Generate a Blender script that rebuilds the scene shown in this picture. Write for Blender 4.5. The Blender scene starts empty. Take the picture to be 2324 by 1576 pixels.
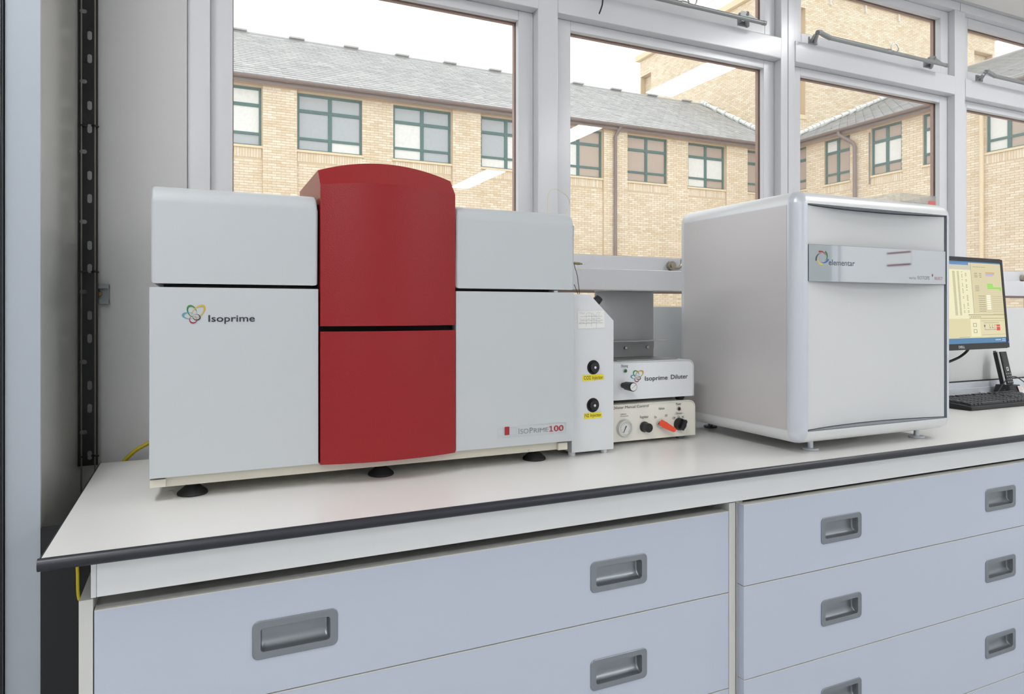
import bpy, bmesh, math, random
from mathutils import Vector, Matrix
random.seed(7)
sc = bpy.context.scene
COL = sc.collection
R = math.radians

# ------------------------------------------------------------------ camera
IW, IH, FPX, VH = 2324.0, 1576.0, 1560.0, 706.0      # frame, focal length in px, horizon row
YAW = R(24.7)
CAMZ = 1.21
cam_d = bpy.data.cameras.new('camera')
cam_d.sensor_width = 36.0
cam_d.lens = 36.0 * FPX / IW
cam_d.shift_y = -(IH / 2 - VH) / IW
cam_d.clip_start = 0.02
cam_d.clip_end = 400
cam = bpy.data.objects.new('camera', cam_d)
COL.objects.link(cam)
cam.location = (0, 0, CAMZ)
cam.rotation_euler = (R(90), 0, -YAW)
sc.camera = cam
SY, CY = math.sin(YAW), math.cos(YAW)

# ------------------------------------------------------------------ world, exposure
w = bpy.data.worlds.new('overcast_sky')
sc.world = w
w.use_nodes = True
bg = w.node_tree.nodes['Background']
bg.inputs['Color'].default_value = (0.95, 0.97, 1.0, 1)
bg.inputs['Strength'].default_value = 1.95
sc.view_settings.view_transform = 'Standard'
sc.view_settings.look = 'None'
sc.view_settings.gamma = 1
sc.view_settings.use_curve_mapping = False
sc.view_settings.exposure = 0.0
LAMP = 27.5
sc.cycles.use_denoising = True
sc.cycles.max_bounces = 8
sc.cycles.use_adaptive_sampling = True
sc.cycles.adaptive_threshold = 0.06
sc.cycles.diffuse_bounces = 4
sc.cycles.transparent_max_bounces = 12
sc.cycles.sample_clamp_indirect = 8.0
sc.cycles.caustics_reflective = False
sc.cycles.caustics_refractive = False

# ------------------------------------------------------------------ helpers
def ratio(u):
    r = (u - IW / 2) / FPX
    return (SY + r * CY) / (CY - r * SY)

def at(u, v, Y=None, X=None, Z=None):
    """photo pixel -> point on the plane Y=, X= or Z= (world)"""
    r = (u - IW / 2) / FPX
    d = Vector((SY + r * CY, CY - r * SY, (VH - v) / FPX))
    t = Y / d.y if Y is not None else (X / d.x if X is not None else (Z - CAMZ) / d.z)
    return Vector((0, 0, CAMZ)) + d * t

def lin(c):
    return tuple(((x / 255) / 12.92 if x / 255 <= 0.04045 else ((x / 255 + 0.055) / 1.055) ** 2.4) for x in c)

MATS = {}
def mat(name, rgb, rough=0.5, metal=0.0, srgb=True, noise=0.0, nscale=60, bump=0.0, bscale=200, coat=0.0, emit=None, spec=None):
    if name in MATS:
        return MATS[name]
    m = bpy.data.materials.new(name)
    m.use_nodes = True
    nt = m.node_tree
    b = nt.nodes['Principled BSDF']
    c = lin(rgb) if srgb else rgb
    b.inputs['Base Color'].default_value = (*c, 1)
    b.inputs['Roughness'].default_value = rough
    b.inputs['Metallic'].default_value = metal
    if spec is not None:
        b.inputs['Specular IOR Level'].default_value = spec
    if coat:
        b.inputs['Coat Weight'].default_value = coat
        b.inputs['Coat Roughness'].default_value = 0.08
    if emit:
        b.inputs['Emission Color'].default_value = (*c, 1)
        b.inputs['Emission Strength'].default_value = emit
    if noise:
        tc = nt.nodes.new('ShaderNodeTexCoord')
        n = nt.nodes.new('ShaderNodeTexNoise')
        n.inputs['Scale'].default_value = nscale
        n.inputs['Detail'].default_value = 4
        mr = nt.nodes.new('ShaderNodeMapRange')
        mr.inputs['To Min'].default_value = 1 - noise
        mr.inputs['To Max'].default_value = 1 + noise
        mx = nt.nodes.new('ShaderNodeMix')
        mx.data_type = 'RGBA'
        mx.blend_type = 'MULTIPLY'
        mx.inputs['Factor'].default_value = 1
        mx.inputs['A'].default_value = (*c, 1)
        nt.links.new(tc.outputs['Object'], n.inputs['Vector'])
        nt.links.new(n.outputs['Fac'], mr.inputs['Value'])
        nt.links.new(mr.outputs['Result'], mx.inputs['B'])
        nt.links.new(mx.outputs['Result'], b.inputs['Base Color'])
    if bump:
        tc = nt.nodes.new('ShaderNodeTexCoord')
        n = nt.nodes.new('ShaderNodeTexNoise')
        n.inputs['Scale'].default_value = bscale
        n.inputs['Detail'].default_value = 2
        bp = nt.nodes.new('ShaderNodeBump')
        bp.inputs['Strength'].default_value = bump
        bp.inputs['Distance'].default_value = 0.001
        nt.links.new(tc.outputs['Object'], n.inputs['Vector'])
        nt.links.new(n.outputs['Fac'], bp.inputs['Height'])
        nt.links.new(bp.outputs['Normal'], b.inputs['Normal'])
    MATS[name] = m
    return m

def glass_mat(name, tint=(1, 1, 1), f0=0.05, dust=0.0):
    m = bpy.data.materials.new(name)
    m.use_nodes = True
    nt = m.node_tree
    nt.nodes.clear()
    out = nt.nodes.new('ShaderNodeOutputMaterial')
    tr = nt.nodes.new('ShaderNodeBsdfTransparent')
    tr.inputs['Color'].default_value = (*tint, 1)
    gl = nt.nodes.new('ShaderNodeBsdfGlossy')
    gl.inputs['Roughness'].default_value = 0.0
    lw = nt.nodes.new('ShaderNodeLayerWeight')
    lw.inputs['Blend'].default_value = 0.5
    p = nt.nodes.new('ShaderNodeMath'); p.operation = 'POWER'; p.inputs[1].default_value = 5
    ml = nt.nodes.new('ShaderNodeMath'); ml.operation = 'MULTIPLY_ADD'
    ml.inputs[1].default_value = 1 - f0; ml.inputs[2].default_value = f0
    mx = nt.nodes.new('ShaderNodeMixShader')
    nt.links.new(lw.outputs['Facing'], p.inputs[0])
    nt.links.new(p.outputs[0], ml.inputs[0])
    nt.links.new(ml.outputs[0], mx.inputs['Fac'])
    nt.links.new(tr.outputs[0], mx.inputs[1])
    nt.links.new(gl.outputs[0], mx.inputs[2])
    last = mx
    if dust:
        df = nt.nodes.new('ShaderNodeBsdfDiffuse')
        df.inputs['Color'].default_value = (0.8, 0.72, 0.66, 1)
        tc = nt.nodes.new('ShaderNodeTexCoord')
        n = nt.nodes.new('ShaderNodeTexNoise'); n.inputs['Scale'].default_value = 140; n.inputs['Detail'].default_value = 6
        mr = nt.nodes.new('ShaderNodeMapRange')
        mr.inputs['From Min'].default_value = 0.45; mr.inputs['From Max'].default_value = 0.75
        mr.inputs['To Min'].default_value = dust * 0.4; mr.inputs['To Max'].default_value = dust * 2
        nt.links.new(tc.outputs['Object'], n.inputs['Vector'])
        nt.links.new(n.outputs['Fac'], mr.inputs['Value'])
        m2 = nt.nodes.new('ShaderNodeMixShader')
        nt.links.new(mr.outputs['Result'], m2.inputs['Fac'])
        nt.links.new(mx.outputs[0], m2.inputs[1])
        nt.links.new(df.outputs[0], m2.inputs[2])
        last = m2
    nt.links.new(last.outputs[0], out.inputs['Surface'])
    MATS[name] = m
    return m

def box(bm, x0, x1, y0, y1, z0, z1, skip=()):
    v = [bm.verts.new(p) for p in ((x0, y0, z0), (x1, y0, z0), (x1, y1, z0), (x0, y1, z0),
                                   (x0, y0, z1), (x1, y0, z1), (x1, y1, z1), (x0, y1, z1))]
    F = {'-z': (3, 2, 1, 0), '+z': (4, 5, 6, 7), '-y': (0, 1, 5, 4), '+x': (1, 2, 6, 5), '+y': (2, 3, 7, 6), '-x': (3, 0, 4, 7)}
    return [bm.faces.new([v[i] for i in q]) for k, q in F.items() if k not in skip]

def bbox(x0, x1, y0, y1, z0, z1, bev=0.0, seg=2):
    bm = bmesh.new()
    box(bm, x0, x1, y0, y1, z0, z1)
    if bev:
        bmesh.ops.bevel(bm, geom=bm.edges[:], offset=bev, segments=seg, profile=0.5, affect='EDGES')
    return bm

def cyl(bm, p0, p1, r0, r1=None, seg=16, caps=True):
    p0, p1 = Vector(p0), Vector(p1)
    r1 = r0 if r1 is None else r1
    d = (p1 - p0).normalized()
    a = d.orthogonal().normalized()
    b = d.cross(a)
    A = [bm.verts.new(p0 + (a * math.cos(t) + b * math.sin(t)) * r0) for t in [2 * math.pi * i / seg for i in range(seg)]]
    B = [bm.verts.new(p1 + (a * math.cos(t) + b * math.sin(t)) * r1) for t in [2 * math.pi * i / seg for i in range(seg)]]
    for i in range(seg):
        j = (i + 1) % seg
        bm.faces.new((A[i], A[j], B[j], B[i]))
    if caps:
        bm.faces.new(A[::-1]); bm.faces.new(B)

def tube(bm, pts, r, seg=8):
    pts = [Vector(p) for p in pts]
    rings = []
    n = None
    for i, p in enumerate(pts):
        d = (pts[min(i + 1, len(pts) - 1)] - pts[max(i - 1, 0)]).normalized()
        if n is None:
            n = d.orthogonal().normalized()
        n = (n - d * n.dot(d)).normalized()
        b = d.cross(n)
        rings.append([bm.verts.new(p + (n * math.cos(2 * math.pi * k / seg) + b * math.sin(2 * math.pi * k / seg)) * r) for k in range(seg)])
    for A, B in zip(rings, rings[1:]):
        for k in range(seg):
            j = (k + 1) % seg
            bm.faces.new((A[k], A[j], B[j], B[k]))
    bm.faces.new(rings[0][::-1]); bm.faces.new(rings[-1])

def smooth_path(pts, n=8):
    P = [Vector(p) for p in pts]
    P = [P[0]] + P + [P[-1]]
    out = []
    for i in range(1, len(P) - 2):
        for k in range(n):
            t = k / n
            a, b, c, d = P[i - 1], P[i], P[i + 1], P[i + 2]
            out.append(0.5 * ((2 * b) + (c - a) * t + (2 * a - 5 * b + 4 * c - d) * t * t + (3 * b - a - 3 * c + d) * t ** 3))
    out.append(P[-2])
    return out

def lathe(bm, c, prof, seg=28, axis='z'):
    """prof: list of (radius, height) about an axis through c"""
    c = Vector(c)
    rings = []
    for r, h in prof:
        ring = []
        for k in range(seg):
            t = 2 * math.pi * k / seg
            if axis == 'z':
                q = Vector((r * math.cos(t), r * math.sin(t), h))
            else:                                     # 'y': height runs toward -y (the viewer)
                q = Vector((r * math.cos(t), -h, r * math.sin(t)))
            ring.append(bm.verts.new(c + q))
        rings.append(ring)
    for A, B in zip(rings, rings[1:]):
        for k in range(seg):
            j = (k + 1) % seg
            bm.faces.new((A[k], A[j], B[j], B[k]))
    bm.faces.new(rings[0][::-1]); bm.faces.new(rings[-1])

def prism(bm, poly, axis, a, b):
    """poly of 2-D points extruded along axis from a to b; axis x:(y,z) y:(x,z) z:(x,y)"""
    def P(q, t):
        return {'x': (t, q[0], q[1]), 'y': (q[0], t, q[1]), 'z': (q[0], q[1], t)}[axis]
    A = [bm.verts.new(P(q, a)) for q in poly]
    B = [bm.verts.new(P(q, b)) for q in poly]
    n = len(poly)
    for i in range(n):
        j = (i + 1) % n
        bm.faces.new((A[i], A[j], B[j], B[i]))
    bm.faces.new(A[::-1]); bm.faces.new(B)

def rrect(x0, x1, z0, z1, r, n=5):
    pts = []
    for cx, cz, a0 in ((x1 - r, z1 - r, 0), (x0 + r, z1 - r, 90), (x0 + r, z0 + r, 180), (x1 - r, z0 + r, 270)):
        for k in range(n + 1):
            t = R(a0 + 90 * k / n)
            pts.append((cx + r * math.cos(t), cz + r * math.sin(t)))
    return pts

def pmat(parent):
    """world matrix of a parent chain made only of unrotated empties and identity meshes"""
    M = Matrix.Identity(4)
    while parent is not None:
        if parent.type == 'EMPTY':
            M = Matrix.Translation(parent.location) @ M
            break
        parent = parent.parent
    return M

def link(o, parent=None):
    COL.objects.link(o)
    if parent is not None:
        o.parent = parent
        if parent.type == 'EMPTY':
            o.matrix_parent_inverse = Matrix.Translation(parent.location).inverted()
    return o

def mk(name, bm, m, parent=None, smooth=True, ang=35, label=None):
    bmesh.ops.recalc_face_normals(bm, faces=bm.faces)
    me = bpy.data.meshes.new(name)
    bm.to_mesh(me)
    bm.free()
    if isinstance(m, (list, tuple)):
        for q in m:
            me.materials.append(q)
    else:
        me.materials.append(m)
    if smooth:
        me.shade_smooth()
        me.set_sharp_from_angle(angle=R(ang))
    o = bpy.data.objects.new(name, me)
    link(o, parent)
    if smooth:
        wn = o.modifiers.new('weighted_normals', 'WEIGHTED_NORMAL')
        wn.keep_sharp = True
        wn.weight = 50
    if label:
        o['label'] = label
    return o

def tag(o, label=None, cat=None, group=None, kind=None):
    if label: o['label'] = label
    if cat: o['category'] = cat
    if group: o['group'] = group
    if kind: o['kind'] = kind
    return o

def thing(name, label, cat, loc=(0, 0, 0), group=None, kind=None):
    o = bpy.data.objects.new(name, None)
    o.empty_display_size = 0.05
    o.location = loc
    COL.objects.link(o)
    return tag(o, label, cat, group, kind)

def copy_tree(o, delta, parent=None, top=True):
    c = o.copy()
    COL.objects.link(c)
    if parent is not None:
        c.parent = parent
        if parent.type == 'EMPTY' and o.parent is not None and o.parent.type == 'EMPTY':
            c.matrix_parent_inverse = o.matrix_parent_inverse.copy()
    if top:
        c.location = Vector(o.location) + Vector(delta)
    for ch in list(o.children):
        copy_tree(ch, delta, c, False)
    return c

def text_mesh(s, bold=0.0):
    cu = bpy.data.curves.new('t', 'FONT')
    cu.body = s
    cu.offset = bold
    cu.resolution_u = 3
    ob = bpy.data.objects.new('t', cu)
    COL.objects.link(ob)
    bpy.context.view_layer.update()
    dg = bpy.context.evaluated_depsgraph_get()
    me = bpy.data.meshes.new_from_object(ob.evaluated_get(dg))
    bpy.data.objects.remove(ob)
    bpy.data.curves.remove(cu)
    return me

def text_px(s, u0, u1, vb, vt, Y, m, parent, bold=0.0, name='lettering'):
    """flat print on a plane facing the room: left u0, right u1, baseline vb and tallest glyph top vt at u0"""
    me = text_mesh(s, bold)
    a, b = at(u0, vb, Y=Y), at(u1, vb, Y=Y)
    zt = at(u0, vt, Y=Y).z
    xs = [v.co.x for v in me.vertices]; ys = [v.co.y for v in me.vertices]
    x0, x1, y1 = min(xs), max(xs), max(ys)
    for v in me.vertices:
        v.co = Vector((a.x + (v.co.x - x0) / (x1 - x0) * (b.x - a.x), Y, a.z + v.co.y / y1 * (zt - a.z)))
    me.materials.append(m)
    me.name = name
    o = bpy.data.objects.new(name, me)
    return link(o, parent)

def poly_px(name, pts, Y, m, parent, label=None):
    """flat mark from photo pixels on the plane Y"""
    bm = bmesh.new()
    bm.faces.new([bm.verts.new(at(u, v, Y=Y)) for u, v in pts])
    return mk(name, bm, m, parent, smooth=False, label=label)

def strip_px(name, A, B, Y, m, parent, closed=False):
    bm = bmesh.new()
    a = [bm.verts.new(at(u, v, Y=Y)) for u, v in A]
    b = [bm.verts.new(at(u, v, Y=Y)) for u, v in B]
    n = len(a)
    for i in range(n if closed else n - 1):
        j = (i + 1) % n
        bm.faces.new((a[i], a[j], b[j], b[i]))
    return mk(name, bm, m, parent, smooth=False)

# ------------------------------------------------------------------ materials
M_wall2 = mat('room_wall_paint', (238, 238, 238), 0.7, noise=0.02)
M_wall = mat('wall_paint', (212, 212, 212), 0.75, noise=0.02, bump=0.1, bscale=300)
M_ceil = mat('ceiling_paint', (244, 242, 238), 0.8, noise=0.01)
M_floor = mat('vinyl_floor', (196, 198, 200), 0.4, noise=0.08, nscale=30)
M_frame = mat('white_gloss_frame', (226, 227, 230), 0.22, noise=0.01, bump=0.12, bscale=90)
M_brown = mat('brown_exterior_wood', (176, 142, 128), 0.6, noise=0.12, nscale=40)
M_glass = glass_mat('window_glass', (0.98, 0.985, 0.98), 0.06, dust=0.035)
M_top = mat('worktop_laminate', (240, 239, 236), 0.28, noise=0.015, nscale=8)
M_black = mat('black_edge', (40, 42, 50), 0.38)
M_drawer = mat('blue_grey_laminate', (194, 202, 217), 0.45, noise=0.012, nscale=6)
M_carc = mat('cream_edge', (214, 214, 208), 0.45)
M_apron = mat('apron_laminate', (232, 235, 235), 0.4)
M_tubeg = mat('grey_steel_tube', (120, 126, 128), 0.35, metal=0.4)
M_handle = mat('brushed_nickel', (146, 151, 156), 0.34, metal=0.8, noise=0.05, nscale=80)
M_white = mat('white_powder_coat', (194, 199, 202), 0.38, noise=0.008, nscale=400, bump=0.05, bscale=900)
M_red = mat('red_textured_paint', (146, 24, 29), 0.27, spec=0.4, bump=0.4, bscale=520, noise=0.03, nscale=300)
M_dark = mat('dark_interior', (22, 22, 24), 0.7)
M_cream = mat('cream_paint', (214, 209, 194), 0.5)
M_rubber = mat('black_rubber', (26, 26, 28), 0.55, noise=0.1, nscale=300)
M_steel = mat('bright_steel', (190, 190, 188), 0.25, metal=1.0)
M_alu = mat('satin_aluminium', (214, 219, 226), 0.34, metal=0.35)
M_alutube = mat('light_aluminium', (228, 230, 230), 0.3, metal=0.15)
M_vside = mat('grey_metallic_panel', (206, 203, 202), 0.36, metal=0.2)
M_door = mat('vario_door_white', (219, 221, 221), 0.2, coat=0.2)
M_mirror = mat('polished_strip', (205, 210, 214), 0.03, metal=0.9)
M_lgrey = mat('light_grey_case', (220, 223, 225), 0.45)
M_creamcase = mat('cream_case', (246, 243, 232), 0.45)
M_sheet = mat('dull_steel_sheet', (168, 169, 170), 0.36, metal=0.5, noise=0.08, nscale=20)
M_ink = mat('dark_ink', (46, 48, 58), 0.6)
M_inkg = mat('grey_ink', (132, 138, 144), 0.6)
M_inkl = mat('pale_grey_ink', (186, 190, 194), 0.6)
M_inkr = mat('red_ink', (160, 34, 42), 0.5)
M_yellow = mat('yellow_label', (240, 222, 40), 0.5)
M_blackp = mat('black_plastic', (25, 25, 28), 0.4)
M_blackg = mat('gloss_black', (14, 14, 17), 0.12)
M_panel = mat('grey_back_panel', (220, 222, 221), 0.5, noise=0.02, nscale=200)
M_cabinet = mat('tall_cabinet_white', (172, 180, 189), 0.45)
M_cabside = mat('tall_cabinet_side', (206, 206, 200), 0.16, coat=0.3)
M_paper = mat('paper', (236, 236, 232), 0.7)
M_chrome = mat('chrome', (214, 214, 212), 0.1, metal=1.0)
M_stay = mat('grey_zinc_stay', (158, 161, 160), 0.34, metal=0.4)

# ------------------------------------------------------------------ room shell
XL, XR, YB, YW, ZC = -2.4, 4.2, -4.6, 1.70, 2.70
bm = bmesh.new(); box(bm, XL, XR, YB, YW + 0.12, -0.1, 0)
tag(mk('floor', bm, M_floor, smooth=False), 'grey vinyl laboratory floor', 'floor', kind='structure')
bm = bmesh.new(); box(bm, XL, XR, YB, YW + 0.12, ZC, ZC + 0.1)
tag(mk('ceiling', bm, M_ceil, smooth=False), 'white painted ceiling above the benches', 'ceiling', kind='structure')
bm = bmesh.new(); box(bm, XL - 0.1, XL, YB, YW + 0.12, 0, ZC)
tag(mk('wall_left', bm, M_wall2, smooth=False), 'white wall at the left end of the room', 'wall', kind='structure')
bm = bmesh.new(); box(bm, XR, XR + 0.1, YB, YW + 0.12, 0, ZC)
tag(mk('wall_right', bm, M_wall2, smooth=False), 'white wall at the right end of the room', 'wall', kind='structure')
bm = bmesh.new(); box(bm, XL, XR, YB - 0.1, YB, 0, ZC)
tag(mk('wall_front', bm, M_wall2, smooth=False), 'white wall facing the windows', 'wall', kind='structure')
bm = bmesh.new()
box(bm, XL, -0.018, YW, YW + 0.12, 0, ZC)            # plain pier left of the windows
box(bm, -0.018, XR, YW, YW + 0.12, 0, 0.93)          # below the windows
box(bm, -0.018, XR, YW, YW + 0.12, 2.421, ZC)        # above the windows
box(bm, 3.674, XR, YW, YW + 0.12, 0.93, 2.421)       # plain pier right of the windows
tag(mk('wall_back', bm, M_wall, smooth=False), 'painted wall around the windows behind the bench', 'wall', kind='structure')
bm = bbox(-0.02, XR, 1.42, YW, 2.421, ZC, 0.002)
tag(mk('trim_1', bm, M_ceil), 'white boxed-in soffit above the window heads', 'trim', kind='structure')

# unseen grey door and notice, added for reflections in the analyser's name strip
dr1 = thing('reflection_door_1', 'grey flush door added on the unseen right-hand wall for the name strip to mirror', 'door', (XR, -1.9, 0), kind='structure')
mk('door_leaf', bbox(XR - 0.012, XR - 0.0005, -2.45, -1.42, 0.005, 2.05, 0.002), mat('grey_door', (188, 193, 191), 0.45), dr1)
bm = bmesh.new(); box(bm, XR - 0.018, XR - 0.0004, -2.51, -2.455, 0, 2.11); box(bm, XR - 0.018, XR - 0.0004, -1.415, -1.36, 0, 2.11); box(bm, XR - 0.018, XR - 0.0004, -2.455, -1.415, 2.055, 2.11)
mk('door_frame', bm, M_frame, dr1, smooth=False)
bm = bmesh.new(); tube(bm, [(XR - 0.013, -2.36, 1.02), (XR - 0.055, -2.36, 1.02), (XR - 0.055, -2.25, 1.02)], 0.010, 10); mk('door_handle', bm, M_steel, dr1)
nt_ = thing('notice', 'small white notice with dark red bands added on the unseen right-hand wall for the name strip to mirror', 'notice', (XR, -0.9, 1.5))
bm = bmesh.new(); box(bm, XR - 0.003, XR - 0.0005, -0.99, -0.82, 1.505, 1.60); mk('card', bm, M_paper, nt_, smooth=False)
for z0_ in (1.507, 1.587):
    bm = bmesh.new(); box(bm, XR - 0.0036, XR - 0.0031, -0.99, -0.82, z0_, z0_ + 0.012); mk('red_band', bm, mat('maroon_band', (116, 40, 52), 0.6), nt_, smooth=False)

# ------------------------------------------------------------------ ceiling lights
def ceiling_light(x, y, label):
    t = thing('ceiling_light', label, 'ceiling light', (x, y, ZC), group='ceiling light panels')
    bm = bmesh.new()
    box(bm, x - 0.125, x + 0.125, y - 0.6, y + 0.6, ZC - 0.012, ZC - 0.0005)
    mk('housing', bm, M_lgrey, t, smooth=False)
    bm = bmesh.new()
    box(bm, x - 0.108, x + 0.108, y - 0.56, y + 0.56, ZC - 0.016, ZC - 0.0125)
    mk('diffuser', bm, M_lamp, t, smooth=False)
M_lamp = bpy.data.materials.new('lamp_diffuser')
M_lamp.use_nodes = True
_b = M_lamp.node_tree.nodes['Principled BSDF']
_b.inputs['Base Color'].default_value = (0.9, 0.9, 0.9, 1)
_b.inputs['Emission Color'].default_value = (0.985, 0.99, 1.0, 1)
_b.inputs['Emission Strength'].default_value = LAMP
for where, y in (('nearest the windows', 0.26), ('midway down the room', -1.76), ('beside the wall facing the windows', -3.66)):
    ceiling_light(2.87, y, 'long ceiling light panel mirrored in the glass, ' + where)
    ceiling_light(-0.55, y, 'long ceiling light panel near the tall cabinet, ' + where)

# ------------------------------------------------------------------ windows
GX0, GW, PITCH = 0.079, 0.7445, 0.9125
YG = 1.765
ZR0, ZR1, ZP0, ZP1, ZT0, ZT1, ZU0, ZU1, ZH = 1.272, 1.334, 1.376, 2.027, 2.055, 2.127, 2.173, 2.357, 2.388

def rect_frame(bm, x0, x1, z0, z1, X0, X1, Z0, Z1, y0, y1):
    """flat frame, opening x0..x1,z0..z1 in a board X0..X1,Z0..Z1"""
    box(bm, X0, x0, y0, y1, Z0, Z1)
    box(bm, x1, X1, y0, y1, Z0, Z1)
    box(bm, x0, x1, y0, y1, Z0, z0)
    box(bm, x0, x1, y0, y1, z1, Z1)

def bev_bm(bm, off=0.0025):
    bmesh.ops.bevel(bm, geom=bm.edges[:], offset=off, segments=2, profile=0.5, affect='EDGES')
    return bm

NWIN = 4
window_roots = []
for n in range(1, NWIN + 1):
    x0 = GX0 + PITCH * (n - 1)
    x1 = x0 + GW
    m0 = x0 - PITCH + GW + 0.0785 if n > 1 else -0.018      # module start (mullion centre)
    m1 = x1 + 0.0785
    root = thing('window_%d' % n, 'white framed window bay with opening top light', 'window', (x0, YW, 0.93), kind='structure')
    window_roots.append(root)
    ml = m0 + 0.032 if n > 1 else 0.030
    mr = m1 - 0.032
    # right mullion / left jamb
    bm = bbox(m1 - 0.032, m1 + 0.032, 1.717, 1.80, 0.93, 2.3885, 0.003)
    mk('mullion', bm, M_frame, root)
    if n == 2:
        bm = bmesh.new(); box(bm, m1 - 0.001, m1 + 0.001, 1.7163, 1.7168, 0.93, 2.388)
        mk('joint_line', bm, M_inkg, root, smooth=False)
    if n == 1:
        mk('jamb', bbox(-0.0178, 0.030, 1.715, 1.80, 0.93, 2.3885, 0.003), M_frame, root)
    mk('lower_transom', bbox(ml, mr, 1.7165, 1.80, ZR0, ZR1, 0.003), M_frame, root)
    mk('transom', bbox(ml - 0.001, mr + 0.001, 1.7135, 1.80, ZT0, ZT1, 0.004), M_frame, root)
    mk('head', bbox(m0 + 0.001, m1 - 0.001, 1.7155, 1.80, ZH, 2.4205, 0.002), M_frame, root)
    mk('sill', bbox(ml, mr, 1.712, 1.80, 0.931, 0.985, 0.003), M_frame, root)
    # main casement
    bm = bmesh.new(); rect_frame(bm, x0, x1, ZP0, ZP1, ml + 0.0005, mr - 0.0005, ZR1 + 0.0005, ZT0 - 0.0005, 1.747, 1.766)
    cs = mk('casement', bev_bm(bm, 0.002), M_frame, root)
    bm = bmesh.new(); rect_frame(bm, x0 + 0.003, x1 - 0.002, ZP0 + 0.003, ZP1 - 0.002, ml + 0.0005, mr - 0.0005, ZR1 + 0.0005, ZT0 - 0.0005, 1.772, 1.784)
    mk('exterior_frame', bm, M_brown, cs, smooth=False)
    bm = bmesh.new(); box(bm, x0 - 0.004, x1 + 0.004, 1.7672, 1.7712, ZP0 - 0.004, ZP1 + 0.004)
    mk('pane', bm, M_glass, cs, smooth=False)
    # top light
    bm = bmesh.new(); rect_frame(bm, x0, x1, ZU0, ZU1, ml + 0.0005, mr - 0.0005, ZT1 + 0.0005, ZH - 0.0005, 1.743, 1.766)
    cs = mk('top_light', bev_bm(bm, 0.002), M_frame, root)
    bm = bmesh.new(); rect_frame(bm, x0 + 0.003, x1 - 0.002, ZU0 + 0.003, ZU1 - 0.002, ml + 0.0005, mr - 0.0005, ZT1 + 0.0005, ZH - 0.0005, 1.772, 1.784)
    mk('exterior_frame', bm, M_brown, cs, smooth=False)
    bm = bmesh.new(); box(bm, x0 - 0.004, x1 + 0.004, 1.7672, 1.7712, ZU0 - 0.004, ZU1 + 0.004)
    mk('pane', bm, M_glass, cs, smooth=False)
    # fixed lower pane
    bm = bmesh.new(); box(bm, ml + 0.001, mr - 0.001, 1.7672, 1.7712, 0.986, ZR0 - 0.001)
    mk('pane', bm, M_glass, root, smooth=False)
    bm = bmesh.new(); box(bm, ml + 0.001, mr - 0.001, 1.7722, 1.80, ZR0 - 0.007, ZR0 - 0.001)
    mk('exterior_bead', bm, M_brown, root, smooth=False)
    # telescopic stay of the top light
    if n >= 2:
        dx = PITCH * (n - 3)
        def S(u, v, y=1.672):
            p = at(u, v, Y=y); p.x += dx; return p
        a, b = S(1884, 86), S(2146, 148)
        bm = bmesh.new()
        cyl(bm, a, a.lerp(b, 0.52), 0.0075, seg=14)
        cyl(bm, a.lerp(b, 0.52), b, 0.0066, seg=14)
        stay = mk('stay', bm, M_stay, root, label='telescopic grey metal stay bar')
        bm = bmesh.new()
        # elbow on the fixed end
        tube(bm, [S(1884, 86), S(1872, 80), S(1862, 74), S(1856, 74)], 0.0085, 10)
        tube(bm, [S(1856, 72), S(1852, 84, 1.69), S(1848, 98, 1.7125)], 0.007, 10)
        tube(bm, [S(1848, 80), S(1843, 90, 1.70), S(1836, 95, 1.7125)], 0.004, 8)
        p = S(1848, 95, 1.7125)
        box(bm, p.x - 0.028, p.x + 0.010, 1.7065, 1.7135, p.z - 0.010, p.z + 0.012)
        mk('hinge_bracket', bm, M_stay, stay)
        bm = bmesh.new()
        tube(bm, [S(2120, 130), S(2116, 142, 1.69), S(2112, 153, 1.7125)], 0.0075, 10)
        tube(bm, [S(2108, 132), S(2104, 142, 1.70), S(2097, 149, 1.7125)], 0.004, 8)
        p = S(2106, 150, 1.7125)
        box(bm, p.x - 0.026, p.x + 0.016, 1.7065, 1.7135, p.z - 0.008, p.z + 0.012)
        prism(bm, [(q.x, q.z) for q in (S(2106, 140), S(2112, 126), S(2120, 128), S(2142, 144))], 'y', 1.672, 1.675)
        mk('slide_bracket', bm, M_stay, stay)
        bm = bmesh.new()
        c = S(2031, 109)
        ring = [c + Vector((0.013 * math.cos(t), -0.004 * math.cos(t), 0.016 * math.sin(t))) for t in [2 * math.pi * k / 20 for k in range(21)]]
        tube(bm, ring, 0.0024, 8)
        q = S(2016, 116)
        cyl(bm, q - (b - a).normalized() * 0.010, q + (b - a).normalized() * 0.010, 0.0085, seg=12)
        mk('pull_ring', bm, M_steel, stay)
        bm = bmesh.new()
        cyl(bm, b, b + (b - a).normalized() * 0.012, 0.0075, seg=12)
        mk('end_cap', bm, M_stay, stay)
    # casement fastener on the bottom rail (right end)
    if n in (2, 4):
        p = at(1526, 604, Y=1.745) if n == 2 else at(2322, 631, Y=1.745)
        bm = bmesh.new()
        cyl(bm, p + Vector((-0.008, 0.0015, 0)), p + Vector((-0.008, -0.012, 0)), 0.014, seg=16)
        cyl(bm, p + Vector((-0.010, -0.010, 0)), p + Vector((-0.010, -0.016, 0)), 0.006, seg=12)
        tube(bm, smooth_path([p + Vector((0, -0.008, -0.006)), p + Vector((0.016, -0.012, -0.006)), p + Vector((0.024, -0.014, 0.004)), p + Vector((0.026, -0.014, 0.022))], 4), 0.005, 8)
        mk('fastener', bm, mat('aged_nickel', (176, 166, 148), 0.3, metal=0.8), root, label='worn nickel casement fastener')

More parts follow.
